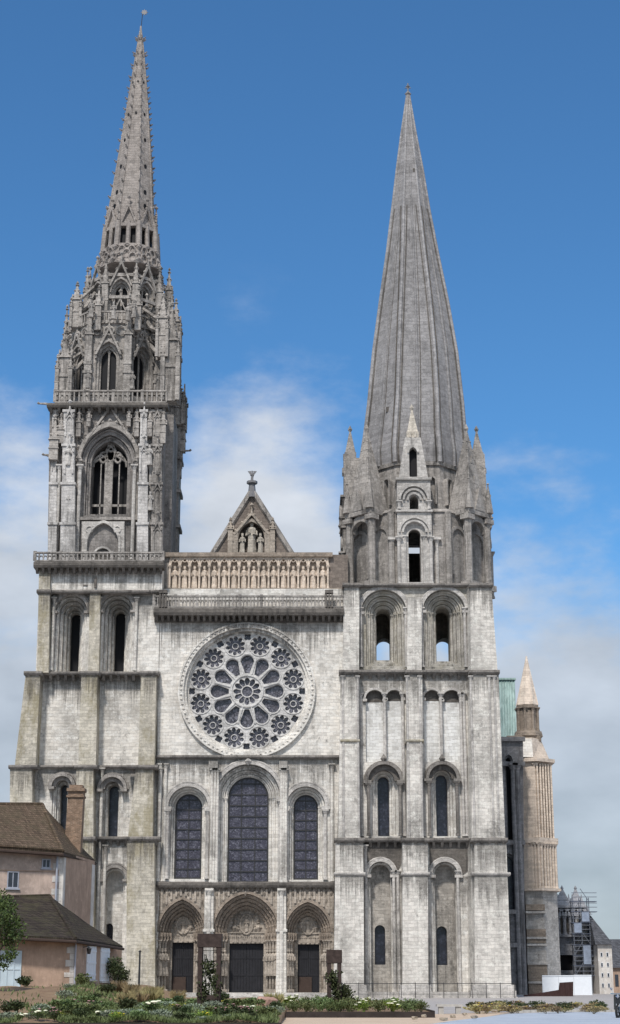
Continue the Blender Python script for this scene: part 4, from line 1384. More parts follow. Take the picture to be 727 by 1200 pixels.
# lowest storey
qA = [(395.5, 984.5), (592, 984.5), (598, 1182), (391.5, 1182)]
holes, h2 = [], []
for (a, b, ap, si, la, lb, lt, lbm) in ((432.5, 461.5, 1010, 1176, 439.4, 451.8, 1084, 1130.5), (508.5, 538, 1010, 1176, 512, 524.3, 1085.5, 1131)):
    cx, w, zs, za = pxarch(a, b, ap, si, YW)
    hole, last = opening(sb, cx, w, zs, za, YW, [(.45, .22)], YW + 1.3, sill=0)
    holes.append(hole)
    c2, w2, zs2, za2 = pxarch(la, lb, lt, lbm, YW + 1.3)
    h2.append(arch(c2, w2, zs2, za2 - w2, w2)); pan.append((c2, (w2, zs2, za2 - w2, w2), YW + 1.95))
sb.plate(PL(qA, YW), holes, YW, YW + 1.32)
nb_ = MB(); nb_.plate(PL([(428, 1000), (548, 1000), (550, 1178), (426, 1178)], YW), h2, YW + 1.325, YW + 2.1); NICHE_BACK = nb_
sb.plate(PL(qA, YW), [], YW + 2.2, 16)
stower = sb.build('tower', M['facade'], cath)
sc_.build('belfry_wall', M['upper'], stower)
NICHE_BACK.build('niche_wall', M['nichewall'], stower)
for (cx, last, y) in pan: panel('window', M['glass_dark'], stower, cx, last, y)
m = MB(); m.plate(PL([(405, 788), (580, 788), (580, 790), (405, 790)], YW), [], YW + .5, 15.5); m.build('belfry_floor', M['shade'], stower)
# dark stained panels above the niches
for (a, b, arc) in ((427.5, 471.5, 0), (503.5, 549, 1)):
    m = MB()
    cx, w, zs, za = pxarch(*((432.5, 461.5, 1010, 1176) if arc == 0 else (508.5, 538, 1010, 1176)), YW)
    zt, zl = PZ(a, 988, YW), za - w
    x0, x1 = PX(a, 1000, YW), PX(b, 1000, YW)
    out = [(x0, zt), (x1, zt), (x1 + .0, zl + 1.2 - .8 * arc), (cx + w * 1.2, zl - .2)]
    arcp = arch(cx, w + .35, zl, zl, w + .35)[1:-1][::-1]
    m.plate(out + arcp + [(cx - w * 1.2, zl - .2), (x0, zl + .5)], [], YW - .07, YW + .02)
    m.build('stained_panel', M['stain'], stower)
# buttress piers
part_piers('buttress', M['pale'], stower, [
    [(403.5, 421.5, 401.5, 421, 685, 788, -.1), (399.5, 420.5, 396.5, 421, 788, 985, YP), (393.5, 426, 391, 427, 985, 1183, YP - .5)],
    [(478, 494.5, 477, 494.5, 700, 788, .2), (477, 495, 477, 496, 788, 985, YP), (472, 501.5, 472, 502.5, 985, 1183, YP - .5)],
])
m = MB()
for (tl, tr, bl, br, yt, yb, y0) in ((551.5, 576, 552, 583.5, 685, 788, -.1), (553, 584, 553, 592.5, 788, 985, YP), (556, 593.5, 557, 600.5, 985, 1183, YP - .5)):
    pier(m, tl, tr, bl, br, yt, yb, y0, YW + .6)
    # splayed inner side
    a0, a1 = P(tl, yt, y0 + .05), P(bl, yb, y0 + .05)
    b0, b1 = P(tl - 8 if yb > 1000 else tl - 5, yt, YW), P(bl - 8 if yb > 1000 else bl - 5, yb, YW)
    m.hexa([(b1[0], YW, b1[1]), (a1[0], y0 + .05, a1[1]), (a1[0] + .5, YW + .5, a1[1])], [(b0[0], YW, b0[1]), (a0[0], y0 + .05, a0[1]), (a0[0] + .5, YW + .5, a0[1])])
m.build('buttress', M['pale'], stower)
# plinth
for (a, b) in ((389, 429), (470, 504.5), (554, 603)):
    m = MB()
    for (yt, ex) in ((1154, .15), (1161, .35), (1168, .6)):
        z = PZ(a, yt, YP - .6)
        m.box(PX(a, yt, YP - .6) - ex * .4, PX(b, yt, YP - .6) + ex * .4, YP - .5 - ex, YW + .3, -.6, z)
    m.build('plinth', M['pale_grey'], stower)
m = MB()
z = PZ(450, 1161, YW)
m.box(PX(425, 1160, 0), PX(560, 1160, 0), .1, YW + .5, -.6, z - .1); m.build('plinth', M['pale_grey'], stower)
# shafts
m = MB()
for (a, yt, yb, yy) in ((424, 812, 980, YW - .2), (451.7, 812, 893, YW - .2), (474.5, 812, 980, YW - .2), (497.5, 812, 980, YW - .2), (518.2, 812, 893, YW - .2), (544, 812, 980, YW - .2), (548, 812, 980, YW - .2), (423.5, 712, 782, YW - .2), (477, 712, 782, YW - .2), (495.5, 712, 782, YW - .2), (546.5, 712, 782, YW - .2), (430, 990, 1165, YW - .2), (468.5, 1020, 1165, YW - .2), (463.5, 1020, 1165, YW - .2), (505, 1020, 1165, YW - .2), (540, 1020, 1165, YW - .2)):
    x = PX(a, yb, yy); colonnette(m, x, yy, PZ(a, yb, yy), PZ(a, yt, yy), .16)
for px in (402.5, 420, 478.5, 493.5, 554, 576, 582):
    x = PX(px, 880, YP); colonnette(m, x, YP + .02, PZ(px, 983, YP), PZ(px, 792, YP), .13)
m.build('shaft', M['pale_grey'], stower)
# hood moulds
for (a, b, ap, si) in ((424, 476.5, 691.5, 784), (496.5, 545.5, 691.5, 784), (432, 468.5, 897, 980), (503, 535, 897, 980), (432.5, 461.5, 1010, 1176), (508.5, 538, 1010, 1176)):
    cx, w, zs, za = pxarch(a, b, ap, si, YW)
    hm = MB()
    pj = .85 if ap == 897 else .25
    arch_band(hm, cx, za - w, w + .02, w + .3, YW - pj, YW + .05, n=20)
    roll(hm, cx, za - w, w + .38, YW - .14, .1)
    for s in (-1, 1):
        hm.box(cx + s * (w + .1) - .38, cx + s * (w + .1) + .38, YW - pj - .1, YW + .3, za - w - .3, za - w - .02)
        if ap == 897: colonnette(hm, cx + s * (w + .02), YW - pj + .25, zs, za - w - .3, .16)
    if ap == 897:
        hm.octa((cx, YW - .5, za + .6), .34, .5)
    ho_ = hm.build('arch_moulding', M['string'] if ap == 897 else M['pale_grey'], stower)  # darker material paints the heavy shade on the deep hoods
    if ap == 897:
        q = MB(); arch_band(q, cx, za - w, w * .66, w + .01, YW - .35, YW + .34); q.build('inner_arch', M['stain'], stower)  # dark ring paints both staining and the shade under the hood
for (cx, w, zs, za) in arc2:
    hm = MB()
    arch_band(hm, cx, za - w, w * .93, w + .16, YW - .25, YW + .05, n=14)
    for s in (-1, 1): hm.box(cx + s * w - .22, cx + s * w + .22, YW - .3, YW + .1, za - w - .25, za - w)
    hm.build('arch_moulding', M['pale_grey'], stower)
    hm = MB(); hm.plate(arch(cx, w * .9, za - w * 1.25, za - w, w * .9), [], YW + .40, YW + .53); hm.build('arch_head', M['stain'], stower)  # dark plate fills each arch head above the whitish panel
    hm = MB(); hm.plate([(cx - w * .9, zs), (cx - w * .9, za - w * 1.25), (cx + w * .9, za - w * 1.25), (cx + w * .9, zs)], [], YW + .42, YW + .55); hm.build('blind_panel', M['panelwhite'], stower)
string('string_course', [(402, 576.5, 683, 687, .35), (401.5, 423, 682.5, 687, -.5), (550, 578, 682.5, 687, -.5)], 0, stower, M['string'])
string('corbel_table', [(420, 478, 784.5, 789, .35), (494, 553, 784.5, 789, .35), (397.5, 423, 784.5, 789, YP - .35), (475, 497, 784.5, 789, YP - .35), (550, 586, 784.5, 789, YP - .35)], 0, stower, M['string'], corbels=.8)
string('corbel_table', [(420, 478, 981.5, 986.5, .3), (494, 553, 981.5, 986.5, .3), (392, 428, 981.5, 986.5, YP - .85), (471, 503.5, 981.5, 986.5, YP - .85), (552, 595.5, 981.5, 986.5, YP - .85)], 0, stower, M['string'], corbels=.7)
string('string_course', [(391.5, 428.5, 1022, 1026, YP - .7), (470.5, 504, 1022, 1026, YP - .7), (553, 598.5, 1022, 1026, YP - .7)], 0, stower, M['pale_grey'])
string('string_course', [(399, 422, 866, 869.5, YP - .2), (475.5, 497, 866, 869.5, YP - .2)], 0, stower, M['lichen'])

# ------------------------------------------------------------------ south octagon belfry
YS = 8.8
ocx = (PX(400, 640, YS) + PX(574, 640, YS)) / 2
APO = (PX(574, 640, YS) - PX(400, 640, YS)) / 2 - .9
z0o, z1o = PZ(486, 687, YS - APO), PZ(486, 600, YS - APO)
HW = APO * math.tan(PI / 8)
ob = MB()
for kf in range(8):
    ob.M = face_mat(Vector((ocx, YS, 0)), kf * PI / 4, APO)
    hl = []
    if kf == 0:
        yy = YS - APO
        cx, w, zs, za = pxarch(479, 493, 620.5, 683, yy)
        hl = [arch(cx - ocx, w, zs, za - w, w)]
    if kf == 4:
        bx0, bx1 = PX(477, 650, YS + APO), PX(495, 650, YS + APO)
        zt = PZ(486, 637, YS + APO); zb = PZ(486, 651.5, YS + APO)
        bw = (bx1 - bx0) / 2
        hl = [arch(ocx - (bx0 + bx1) / 2, bw, zb, zt - bw, bw)]
    if kf in (2, 6):
        hl = [arch(0, .9, z0o + .8, z0o + 5.2, .9)]
    ob.plate([(-HW, z0o), (-HW, z1o), (HW, z1o), (HW, z0o)], hl, 0, 1.1)
    ob.frust((-HW, 0, z0o), (-HW, 0, z1o), .38, .36, 8)
    if kf % 2:
        # blind arcade on the diagonal faces
        for s in (-.5, .5):
            arch_band(ob, s * HW, z1o - 2.6, HW * .34, HW * .46, -.2, .05, drop=4)
ob.M = Matrix.Identity(4)
ob.frust((ocx, YS, z0o - .3), (ocx, YS, z0o - .003), APO * 1.0, APO * 1.0, 8, PI / 8)
ob.frust((ocx, YS, z1o + .003), (ocx, YS, z1o + .4), APO * 1.11, APO * 1.06, 8, PI / 8)
octo = ob.build('belfry', M['weathered'], cath)

# drum between belfry and spire
zdr = PZ(486, 543, YS - 5)
DR = (PX(544.5, 545, YS) - PX(426, 545, YS)) / 2
db = MB()
dcx = PX(486, 570, YS)
db.frust((dcx, YS, z1o + .4), (dcx, YS, zdr - .4), DR * 1.06 / math.cos(PI / 8), DR * .99 / math.cos(PI / 8), 8, PI / 8)
db.frust((dcx, YS, zdr - .4), (dcx, YS, zdr), DR * 1.03 / math.cos(PI / 8), DR * 1.04 / math.cos(PI / 8), 8, PI / 8)
for kf in range(8):
    db.M = face_mat(Vector((dcx, YS, 0)), kf * PI / 4, DR * 1.03)
    for s in (-.62, -.2, .22, .64):
        arch_band(db, s * DR * .41, zdr - 2.2, .3, .46, -.5, .1, drop=2.6)
db.M = Matrix.Identity(4)
drum = db.build('drum', M['weathered'], cath)

# dormer gables on the main faces: a tall opening, an arch and a pointed stone cap
def dormer(ang, front):
    m = MB(); v = MB(); w_ = MB(); c_ = MB()
    mt = face_mat(Vector((ocx, YS, 0)), ang, APO)
    for q in (m, v, w_, c_): q.M = mt
    yF = YS - APO - .5
    def z(py): return PZ(486, py, yF)
    sc = lambda px: PX(485.5 + px, 600, yF) - PX(485.5, 600, yF)
    off = (PX(485.8, 620, yF) - ocx) if front else 0.0
    # lower arch round the tall opening
    zb = z(686)
    wl, zt = sc(7.2), z(620)
    h0 = arch(off, wl, zb - .01, zt - wl, wl)
    m.plate([(off - sc(20), zb), (off - sc(20), z(600.5)), (off + sc(20), z(600.5)), (off + sc(20), zb)], [[(p[0], max(p[1], zb + .25)) for p in arch(off, sc(12), zb + .25, z(613) - sc(12), sc(12))]], -.75, .02)
    m.plate([(off - sc(13), zb + .1), (off - sc(13), z(606)), (off + sc(13), z(606)), (off + sc(13), zb + .1)], [[(p[0], max(p[1], zb + .35)) for p in arch(off, wl, zb + .35, zt - wl, wl)]], -.45, .02)
    for k in (12.5, 16.5): arch_band(m, off, z(613) - sc(12), sc(k), sc(k + 2.2), -.95, -.7)
    for s in (-1, 1):
        colonnette(m, off + s * sc(11.3), -.55, zb, z(628), .17)
        colonnette(m, off + s * sc(18.5), -.85, zb, z(630), .19)
        colonnette(m, off + s * sc(26), -.1, zb, z(630), .19)
        m.box(off + s * sc(22) - .8, off + s * sc(22) + .8, -.5, .05, z(632), z(629))
    m.box(off - sc(21.5), off + sc(21.5), -1.0, .05, z(601), z(598.5))
    # upper arched stage
    yu = -.75
    h1 = arch(off + sc(1), sc(5.2), z(598), z(585) - sc(5.2), sc(5.2), True)
    m.plate([(off - sc(20), z(598.5)), (off - sc(19.5), z(563)), (off + sc(19.5), z(563)), (off + sc(20), z(598.5))], [arch(off, sc(5.2), z(598), z(587), sc(6))], yu, 3.0)
    for k in (6.5, 11, 15.5): arch_band(m, off, z(587), sc(k), sc(k + 2.4), yu - .1 - k * .015, yu + .02, rise=sc(k) * 1.05, rise_o=sc(k + 2.4) * 1.05)
    for s in (-1, 1): colonnette(m, off + s * sc(17.5), yu - .12, z(598), z(588), .16)
    m.box(off - sc(21), off + sc(21), yu - .25, 2.0, z(563.5), z(561))
    # tapering gable with a narrow light
    g0, g1 = z(561), z(513)
    hole = arch(off, sc(4.6), z(559), z(531), sc(6.5), True)
    m.plate([(off - sc(17.5), g0), (off - sc(9.3), g1), (off + sc(9.3), g1), (off + sc(17.5), g0)], [hole], yu + .15, yu + .9)
    arch_band(m, off, z(531), sc(4.8), sc(7), yu, yu + .2, rise=sc(6.7), rise_o=sc(9.2), pointed=True, drop=.0)
    m.hexa([(off - sc(17), yu + .9, g0), (off + sc(17), yu + .9, g0), (off + sc(17), 5.0, g0), (off - sc(17), 5.0, g0)],
           [(off - sc(9), yu + .9, g1), (off + sc(9), yu + .9, g1), (off + sc(9), 3.6, g1), (off - sc(9), 3.6, g1)])
    v.plate([(off - sc(4.9), z(560)), (off - sc(4.9), z(528)), (off, z(522)), (off + sc(4.9), z(528)), (off + sc(4.9), z(560))], [], yu + .8, yu + .895)
    # stone cap
    c_.frust((off, yu + .9, g1 + .02), (off, yu + .9, g1 + .7), sc(7.2) * 1.414, sc(7.2) * 1.414, 4, PI / 4)
    for s in (-1, 1):
        c_.box(off + s * sc(3) - .1, off + s * sc(3) + .1, yu + .12 , yu + .3, g1 + .05, g1 + .6)
    c_.frust((off, yu + .9, g1 + .7), (off, yu + .9, z(477)), sc(6.4) * 1.414, .08, 4, PI / 4)
    c_.octa((off, yu + .9, z(476)), .25, .5)
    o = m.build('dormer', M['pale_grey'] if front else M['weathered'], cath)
    v.build('window', M['void'], o)
    w_.bm.free()
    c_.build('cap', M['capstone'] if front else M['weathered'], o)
    return o
for k in (0, 2, 6): dormer(k * PI / 4, k == 0)

# corner tabernacles with steep stone pyramids over the diagonal faces
def tabernacle(ang, sc=1.0):
    m = MB(); r_ = MB(); v = MB()
    mt = face_mat(Vector((ocx, YS, 0)), ang, APO + .2)
    for q in (m, r_, v): q.M = mt
    z1 = z1o + .2
    zt = PZ(486, 504, YS - APO * .7)
    # four corner shafts and an arched canopy
    for (x, y) in ((-1.55, -1.3), (1.55, -1.3), (-1.55, .9), (1.55, .9)):
        m.frust((x, y, z0o), (x, y, z1 - .3), .42, .40, 8)
        m.box(x - .55, x + .55, y - .55, y + .55, z1 - 1.0, z1 - .5)
        m.box(x - .6, x + .6, y - .6, y + .6, z0o - .1, z0o + .5)
    hole = arch(0, 1.15, z0o, z1 - 2.0, 1.15)
    arch_band(m, 0, z1 - 2.1, 1.15, 1.75, -1.4, -.8)
    m.box(-1.85, 1.85, -1.7, 1.2, z1 - .35, z1 + .15)
    # small square spire
    r_.frust((0, -.2, z1 + .15), (0, -.2, zt), 1.75 * 1.414 * .88, .06, 4, PI / 4, sx=1.0, sy=.95)
    for (x, y) in ((-1.6, -1.6), (1.6, -1.6)):
        r_.frust((x, y, z1 + .15), (x, y, z1 + 3.4), .5, .05, 6)
        r_.octa((x, y, z1 + 3.4), .18)
    r_.octa((0, -.2, zt), .3, .6)
    for q4 in range(4):
        a4 = PI / 4 + q4 * PI / 2
        e0 = Vector((1.54 * 1.414 * math.cos(a4), -.2 + 1.46 * 1.414 * math.sin(a4), z1 + .15)); e1 = Vector((0, -.2, zt))
        r_.tube([e0, e1], .13, 5, .05)
        for k4 in range(1, 9): r_.octa(e0.lerp(e1, k4 / 9.5), .17, .2)
    for k4 in range(2):
        zz4 = z1 + 3.2 + k4 * 2.3; w4 = 1.35 * (1 - (zz4 - z1) / (zt - z1))
        r_.hexa([(-.25, -.2 - w4 - .12, zz4), (.25, -.2 - w4 - .12, zz4), (0, -.2 - w4 - .12, zz4 + .9)], [(-.25, -.2, zz4), (.25, -.2, zz4), (0, -.2, zz4 + .9)])
    # gablet on the front of the pyramid
    r_.hexa([(-.75, -1.75, z1 + .15), (.75, -1.75, z1 + .15), (0, -1.75, z1 + 2.6)], [(-.75, -.5, z1 + .15), (.75, -.5, z1 + .15), (0, -.3, z1 + 2.6)])
    o = m.build('tabernacle', M['weathered'], cath)
    r_.build('roof', M['weathered'], o)
    v.bm.free()
for k in (1, 3, 5, 7): tabernacle(k * PI / 4)

# ------------------------------------------------------------------ south spire
ps = [(543, 423.5, 546.5), (520, 427, 543), (480, 432, 540), (420, 437.5, 533.5), (360, 445.3, 523.5), (300, 453.6, 511.8), (250, 459.5, 502.6), (200, 465.2, 494.8), (160, 470.2, 487.6), (130, 474.4, 482.8), (112, 476.8, 480.0)]
def rr_(pr, Y): return [(Vector((PX((a + b) / 2, y, Y), Y, PZ((a + b) / 2, y, Y))), (PX(b, y, Y) - PX(a, y, Y)) / 2 / math.cos(PI / 8)) for y, a, b in pr]
rg = rr_(ps, YS)
rg.insert(0, (Vector((dcx, YS, zdr - .05)), DR * 1.03 / math.cos(PI / 8)))
m = MB()
for (c0, r0), (c1, r1) in zip(rg, rg[1:]): m.frust(c0, c1, r0, r1, 8, PI / 8)
m.octa(rg[-1][0] + Vector((0, 0, .2)), .4, .5)
sspire = m.build('spire', M['spire'], cath)
for kf in range(16):
    a = PI / 8 + kf * PI / 8
    q = 1.0 if kf % 2 == 0 else math.cos(PI / 8)
    use = rg if kf % 2 == 0 else rg[:9]
    rb = MB()
    pts = [c + Vector((math.cos(a), math.sin(a), 0)) * r * q for c, r in use]
    rb.tube(pts, .27 if kf % 2 == 0 else .2, 6, .10)
    rb.build('rib', M['spire_rib'] if kf % 2 == 0 else M['spire'], sspire)
# dark joints either side of each rib, and putlog lights
v = MB()
for kf in range(16):
    a = PI / 8 + kf * PI / 8
    q = 1.0 if kf % 2 == 0 else math.cos(PI / 8)
    n_ = Vector((math.cos(a), math.sin(a), 0)); u_ = Vector((-math.sin(a), math.cos(a), 0))
    for s in (-1, 1):
        if kf % 2 and s < 0: continue
        pts = [c + n_ * (r * q - .04 - (.05 if kf % 2 == 0 else 0)) + u_ * s * .36 for c, r in rg[:8]]
        v.tube(pts, .10, 5, .05)
for (px, py, s) in ((484, 463, .3), (455, 480, .22), (529, 478, .22), (517, 392, .28), (481, 324, .22), (486, 200, .2)):
    for (y, a_, b_), (y2, a2, b2) in zip(ps, ps[1:]):
        if y >= py >= y2:
            t = (y - py) / (y - y2); hw = ((b_ - a_) + (b2 - a2 - b_ + a_) * t) / 2; cc = (a_ + b_ + (a2 + b2 - a_ - b_) * t) / 2
    Yf = YS - (PX(px + hw, py, YS) - PX(px, py, YS)) * (1.0 if abs(px - cc) < hw * .42 else 1.0 - (abs(px - cc) / hw - .41))
    X, Z = P(px, py, Yf)
    v.box(X - s, X + s, Yf - .12, Yf + .5, Z - s * 1.3, Z + s * 1.3)
v.build('joint', M['stain'], sspire)
m = MB()
c = rg[-1][0]
m.tube([c, c + Vector((0, 0, 1.6))], .08, 6)
m.tube([c + Vector((-.35, 0, 1.0)), c + Vector((.35, 0, 1.0))], .06, 6)
m.octa(c + Vector((0, 0, 1.2)), .26, .3)
m.build('cross', M['lead'], sspire)

# ================================================================== SOUTH FLANK: nave wall, transept turret, porch
YV = 34.0
m = MB()
cx, w, zs, za = pxarch(593, 602.5, 884, 984, YV)
cx2, w2, zs2, za2 = pxarch(588, 606, 1000, 1066, YV)
hA, lA = opening(m, cx, w, zs, za, YV, [(.4, .18)], YV + 1.4, rise=w * 1.6, pointed=True)
hB, lB = opening(m, cx2, w2, zs2, za2, YV, [(.5, .25)], YV + 1.4, rise=w2 * 1.3, pointed=True)
m.plate(PL([(570, 864), (613, 864), (616, 1172), (570, 1172)], YV), [hA, hB], YV, YV + 1.5)
m.plate(PL([(570, 864), (613, 864), (616, 1172), (570, 1172)], YV), [], YV + 1.6, 70)
for yt in (864, 893, 985, 1066, 1105):
    z = PZ(600, yt, YV); m.box(PX(570, yt, YV), PX(613, yt, YV) + .2, YV - .5, YV + .1, z - .5, z)
for px in (604.5, 609.5): colonnette(m, PX(px, 1000, YV - .3), YV - .3, PZ(px, 1172, YV), PZ(px, 895, YV), .3)
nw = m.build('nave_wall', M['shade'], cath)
panel('window', M['void'], nw, cx, lA, YV + 1.2, True)
panel('window', M['glass_dark'], nw, cx2, lB, YV + 1.2, True)
m = MB()
YR = 50.0
m.hexa([(PX(575, 865, YR), YR, PZ(595, 866, YR)), (PX(606, 865, YR), YR, PZ(595, 866, YR)), (PX(606, 865, YR), 90, PZ(595, 866, YR)), (PX(575, 865, YR), 90, PZ(595, 866, YR))],
       [(PX(575, 795, YR + 4), YR + 4, PZ(595, 797, YR + 4)), (PX(603.5, 795, YR + 4), YR + 4, PZ(595, 797, YR + 4)), (PX(603.5, 795, YR + 4), 86, PZ(595, 797, YR + 4)), (PX(575, 795, YR + 4), 86, PZ(595, 797, YR + 4))])
for px in range(588, 606, 3): m.tube([(PX(px + 1, 865, YR), YR - .02, PZ(595, 866, YR)), (PX(px, 797, YR + 4), YR + 3.95, PZ(595, 797, YR + 4))], .08, 4)
m.box(PX(575, 797, YR + 4), PX(604.5, 797, YR + 4), YR + 3.6, YR + 4.4, PZ(595, 797, YR + 4), PZ(595, 795, YR + 4))
cr = m.build('copper_roof', M['copper'], cath)

YT = 38.0
m = MB()
# cleaned tan stair turret: front strip and canted side
def tx(px, py=950): return PX(px, py, YT)
def tz(py, px=630): return PZ(px, py, YT)
TC = tx(632); 
m.hexa([(tx(611.5), YT, tz(1042)), (tx(630), YT - .8, tz(1042)), (tx(653), YT + 1.2, tz(1042)), (tx(653), YT + 7, tz(1042)), (tx(611.5), YT + 7, tz(1042))],
       [(tx(611.5), YT, tz(985)), (tx(630), YT - .8, tz(985)), (tx(651), YT + 1.2, tz(985)), (tx(651), YT + 7, tz(985)), (tx(611.5), YT + 7, tz(985))])
m.hexa([(tx(612), YT + .2, tz(985)), (tx(629), YT - .6, tz(985)), (tx(650), YT + 1.3, tz(985)), (tx(650), YT + 7, tz(985)), (tx(612), YT + 7, tz(985))],
       [(tx(612), YT + .2, tz(889)), (tx(627), YT - .6, tz(889)), (tx(648), YT + 1.3, tz(889)), (tx(648), YT + 7, tz(889)), (tx(612), YT + 7, tz(889))])
for i, px in enumerate((614, 617.5, 621, 624.5, 628, 631.5, 635.5, 639, 642.5, 646, 649.5)):
    yy = YT - .8 + abs(px - 629.5) * .07
    if px > 630: m.box(tx(px - .9) - .1, tx(px - .9) + .1, yy - .05, yy + .4, tz(983), tz(895))
    colonnette(m, tx(px + .4), yy - .1, tz(1041), tz(988), .16)
for i, px in enumerate((612.6, 627.5)): colonnette(m, tx(px), YT - .5 + abs(px - 629) * .04, tz(983), tz(895), .16)
for (yt, yb, e) in ((982, 988, .3), (889, 893, .3), (1041, 1044, .4)):
    m.hexa([(tx(611.5) - e, YT - e, tz(yb)), (tx(630), YT - .9 - e, tz(yb)), (tx(651) + e, YT + 1.0 - e, tz(yb)), (tx(651) + e, YT + 7, tz(yb)), (tx(611.5) - e, YT + 7, tz(yb))],
           [(tx(611.5) - e, YT - e, tz(yt)), (tx(630), YT - .9 - e, tz(yt)), (tx(651) + e, YT + 1.0 - e, tz(yt)), (tx(651) + e, YT + 7, tz(yt)), (tx(611.5) - e, YT + 7, tz(yt))])
# sloped weathering above
m.hexa([(tx(612), YT, tz(889)), (tx(627), YT - .6, tz(889)), (tx(648.5), YT + 1.3, tz(889)), (tx(648.5), YT + 7, tz(889)), (tx(612), YT + 7, tz(889))],
       [(tx(612), YT + .5, tz(864)), (tx(627), YT + .2, tz(864)), (tx(640), YT + 2, tz(864)), (tx(640), YT + 6, tz(864)), (tx(612), YT + 6, tz(864))])
tur = m.build('transept_turret', M['tan'], cath)
m = MB()
m.hexa([(tx(611.8), YT - .75, tz(888)), (tx(626.5), YT - .75, tz(888)), (tx(626.5), YT + .6, tz(888)), (tx(611.8), YT + .6, tz(888))],
       [(tx(612.2), YT - .5, tz(866)), (tx(626), YT - .5, tz(866)), (tx(626), YT + .6, tz(866)), (tx(612.2), YT + .6, tz(866))])
m.build('gablet', M['newstone'], tur)
m = MB()
pxm = 618.5
rad = tx(630.5) - tx(605.5)
m.frust((PX(pxm, 840, YT + 3), YT + 3, PZ(618, 864, YT + 3)), (PX(pxm, 840, YT + 3), YT + 3, PZ(618, 858, YT + 3)), rad * .72, rad * .66, 8, PI / 8)
m.frust((PX(pxm, 840, YT + 3), YT + 3, PZ(618, 858, YT + 3)), (PX(pxm, 840, YT + 3), YT + 3, PZ(618, 829, YT + 3)), rad * .46, rad * .46, 8, PI / 8)
for k in range(8):
    a = PI / 8 + k * PI / 4
    colonnette(m, PX(pxm, 840, YT + 3) + rad * .5 * math.cos(a), YT + 3 + rad * .5 * math.sin(a), PZ(618, 858, YT + 3), PZ(618, 830, YT + 3), .16)
m.frust((PX(pxm, 840, YT + 3), YT + 3, PZ(618, 831, YT + 3)), (PX(pxm, 840, YT + 3), YT + 3, PZ(618, 827, YT + 3)), rad * .56, rad * .54, 8, PI / 8)
m.box(tx(599), tx(640), YT + 1.5, YT + 5, tz(866), tz(860))
m.build('turret_drum', M['tan_dark'], tur)
m = MB()
m.frust((PX(pxm, 840, YT + 3), YT + 3, PZ(618, 827, YT + 3)), (PX(617.5, 780, YT + 3), YT + 3, PZ(618, 769, YT + 3)), rad * .53, .08, 8, PI / 8)
for k in range(8):
    a = PI / 8 + k * PI / 4
    m.tube([(PX(pxm, 840, YT + 3) + rad * .53 * math.cos(a), YT + 3 + rad * .53 * math.sin(a), PZ(618, 827, YT + 3)), (PX(617.5, 780, YT + 3), YT + 3, PZ(618, 769, YT + 3))], .1, 5, .05)
m.build('turret_spire', M['turretcap'], tur)
m = MB()
m.hexa([(tx(611.5), YT - .2, tz(1174)), (tx(634), YT - .6, tz(1174)), (tx(652), YT + 1.5, tz(1174)), (tx(652), YT + 8, tz(1174)), (tx(611.5), YT + 8, tz(1174))],
       [(tx(612.5), YT + .1, tz(1044)), (tx(631.5), YT - .5, tz(1044)), (tx(651), YT + 1.4, tz(1044)), (tx(651), YT + 8, tz(1044)), (tx(612.5), YT + 8, tz(1044))])
for yt in (1068, 1098, 1106, 1128, 1150):
    m.box(tx(611), tx(634), YT - .9, YT + .3, tz(yt + 2.5), tz(yt))
m.build('turret_base', M['pale_grey'], tur)
for (q0, q1, dd) in ((1067, 1060, .68), (1105, 1089, .7), (1170, 1129, .72)):
    m = MB(); m.box(tx(611.6), tx(633.4), YT - dd, YT, tz(q0), tz(q1)); m.build('stone_band', M['tan_dark'], tur)

YO = 52.0
def ox(px, py=1100): return PX(px, py, YO)
def oz(py, px=670): return PZ(px, py, YO)
m = MB()
hole = [(ox(651), oz(1137)), (ox(651), oz(1119)), (ox(671), oz(1119)), (ox(671), oz(1137))]
m.plate([(ox(634), oz(1174)), (ox(634), oz(1062)), (ox(691), oz(1062)), (ox(696), oz(1174))], [hole], YO, YO + 1)
m.plate([(ox(634), oz(1174)), (ox(634), oz(1062)), (ox(691), oz(1062)), (ox(696), oz(1174))], [], YO + 4, YO + 9)
# arcade of tall openings
for i, px in enumerate((641, 648, 655, 662, 669, 676, 683)):
    colonnette(m, ox(px), YO - .4, oz(1096), oz(1072), .22)
    arch_band(m, ox(px + 3.5), oz(1072), .42, .72, YO - .6, YO + .05)
m.box(ox(638), ox(688), YO - .7, YO + .1, oz(1064), oz(1061)); m.box(ox(639), ox(688), YO - .7, YO + .1, oz(1098), oz(1095))
m.hexa([(ox(646), YO + .5, oz(1062)), (ox(690), YO + .5, oz(1062)), (ox(690), YO + 6, oz(1062)), (ox(646), YO + 6, oz(1062))], [(ox(652), YO + 1, oz(1055)), (ox(688), YO + 1, oz(1055)), (ox(688), YO + 6, oz(1055)), (ox(652), YO + 6, oz(1055))])
pch = m.build('porch', M['lightshade'], cath)
m = MB()
m.box(ox(639), ox(671), YO - .12, YO - .02, oz(1094), oz(1073)); m.build('arcade_shade', M['stain'], pch)  # dark sheet painting the shade between the arcade columns
m = MB(); m.box(ox(650.5), ox(671.5), YO + .9, YO + 1.3, oz(1138), oz(1118)); m.build('doorway', M['void'], pch)
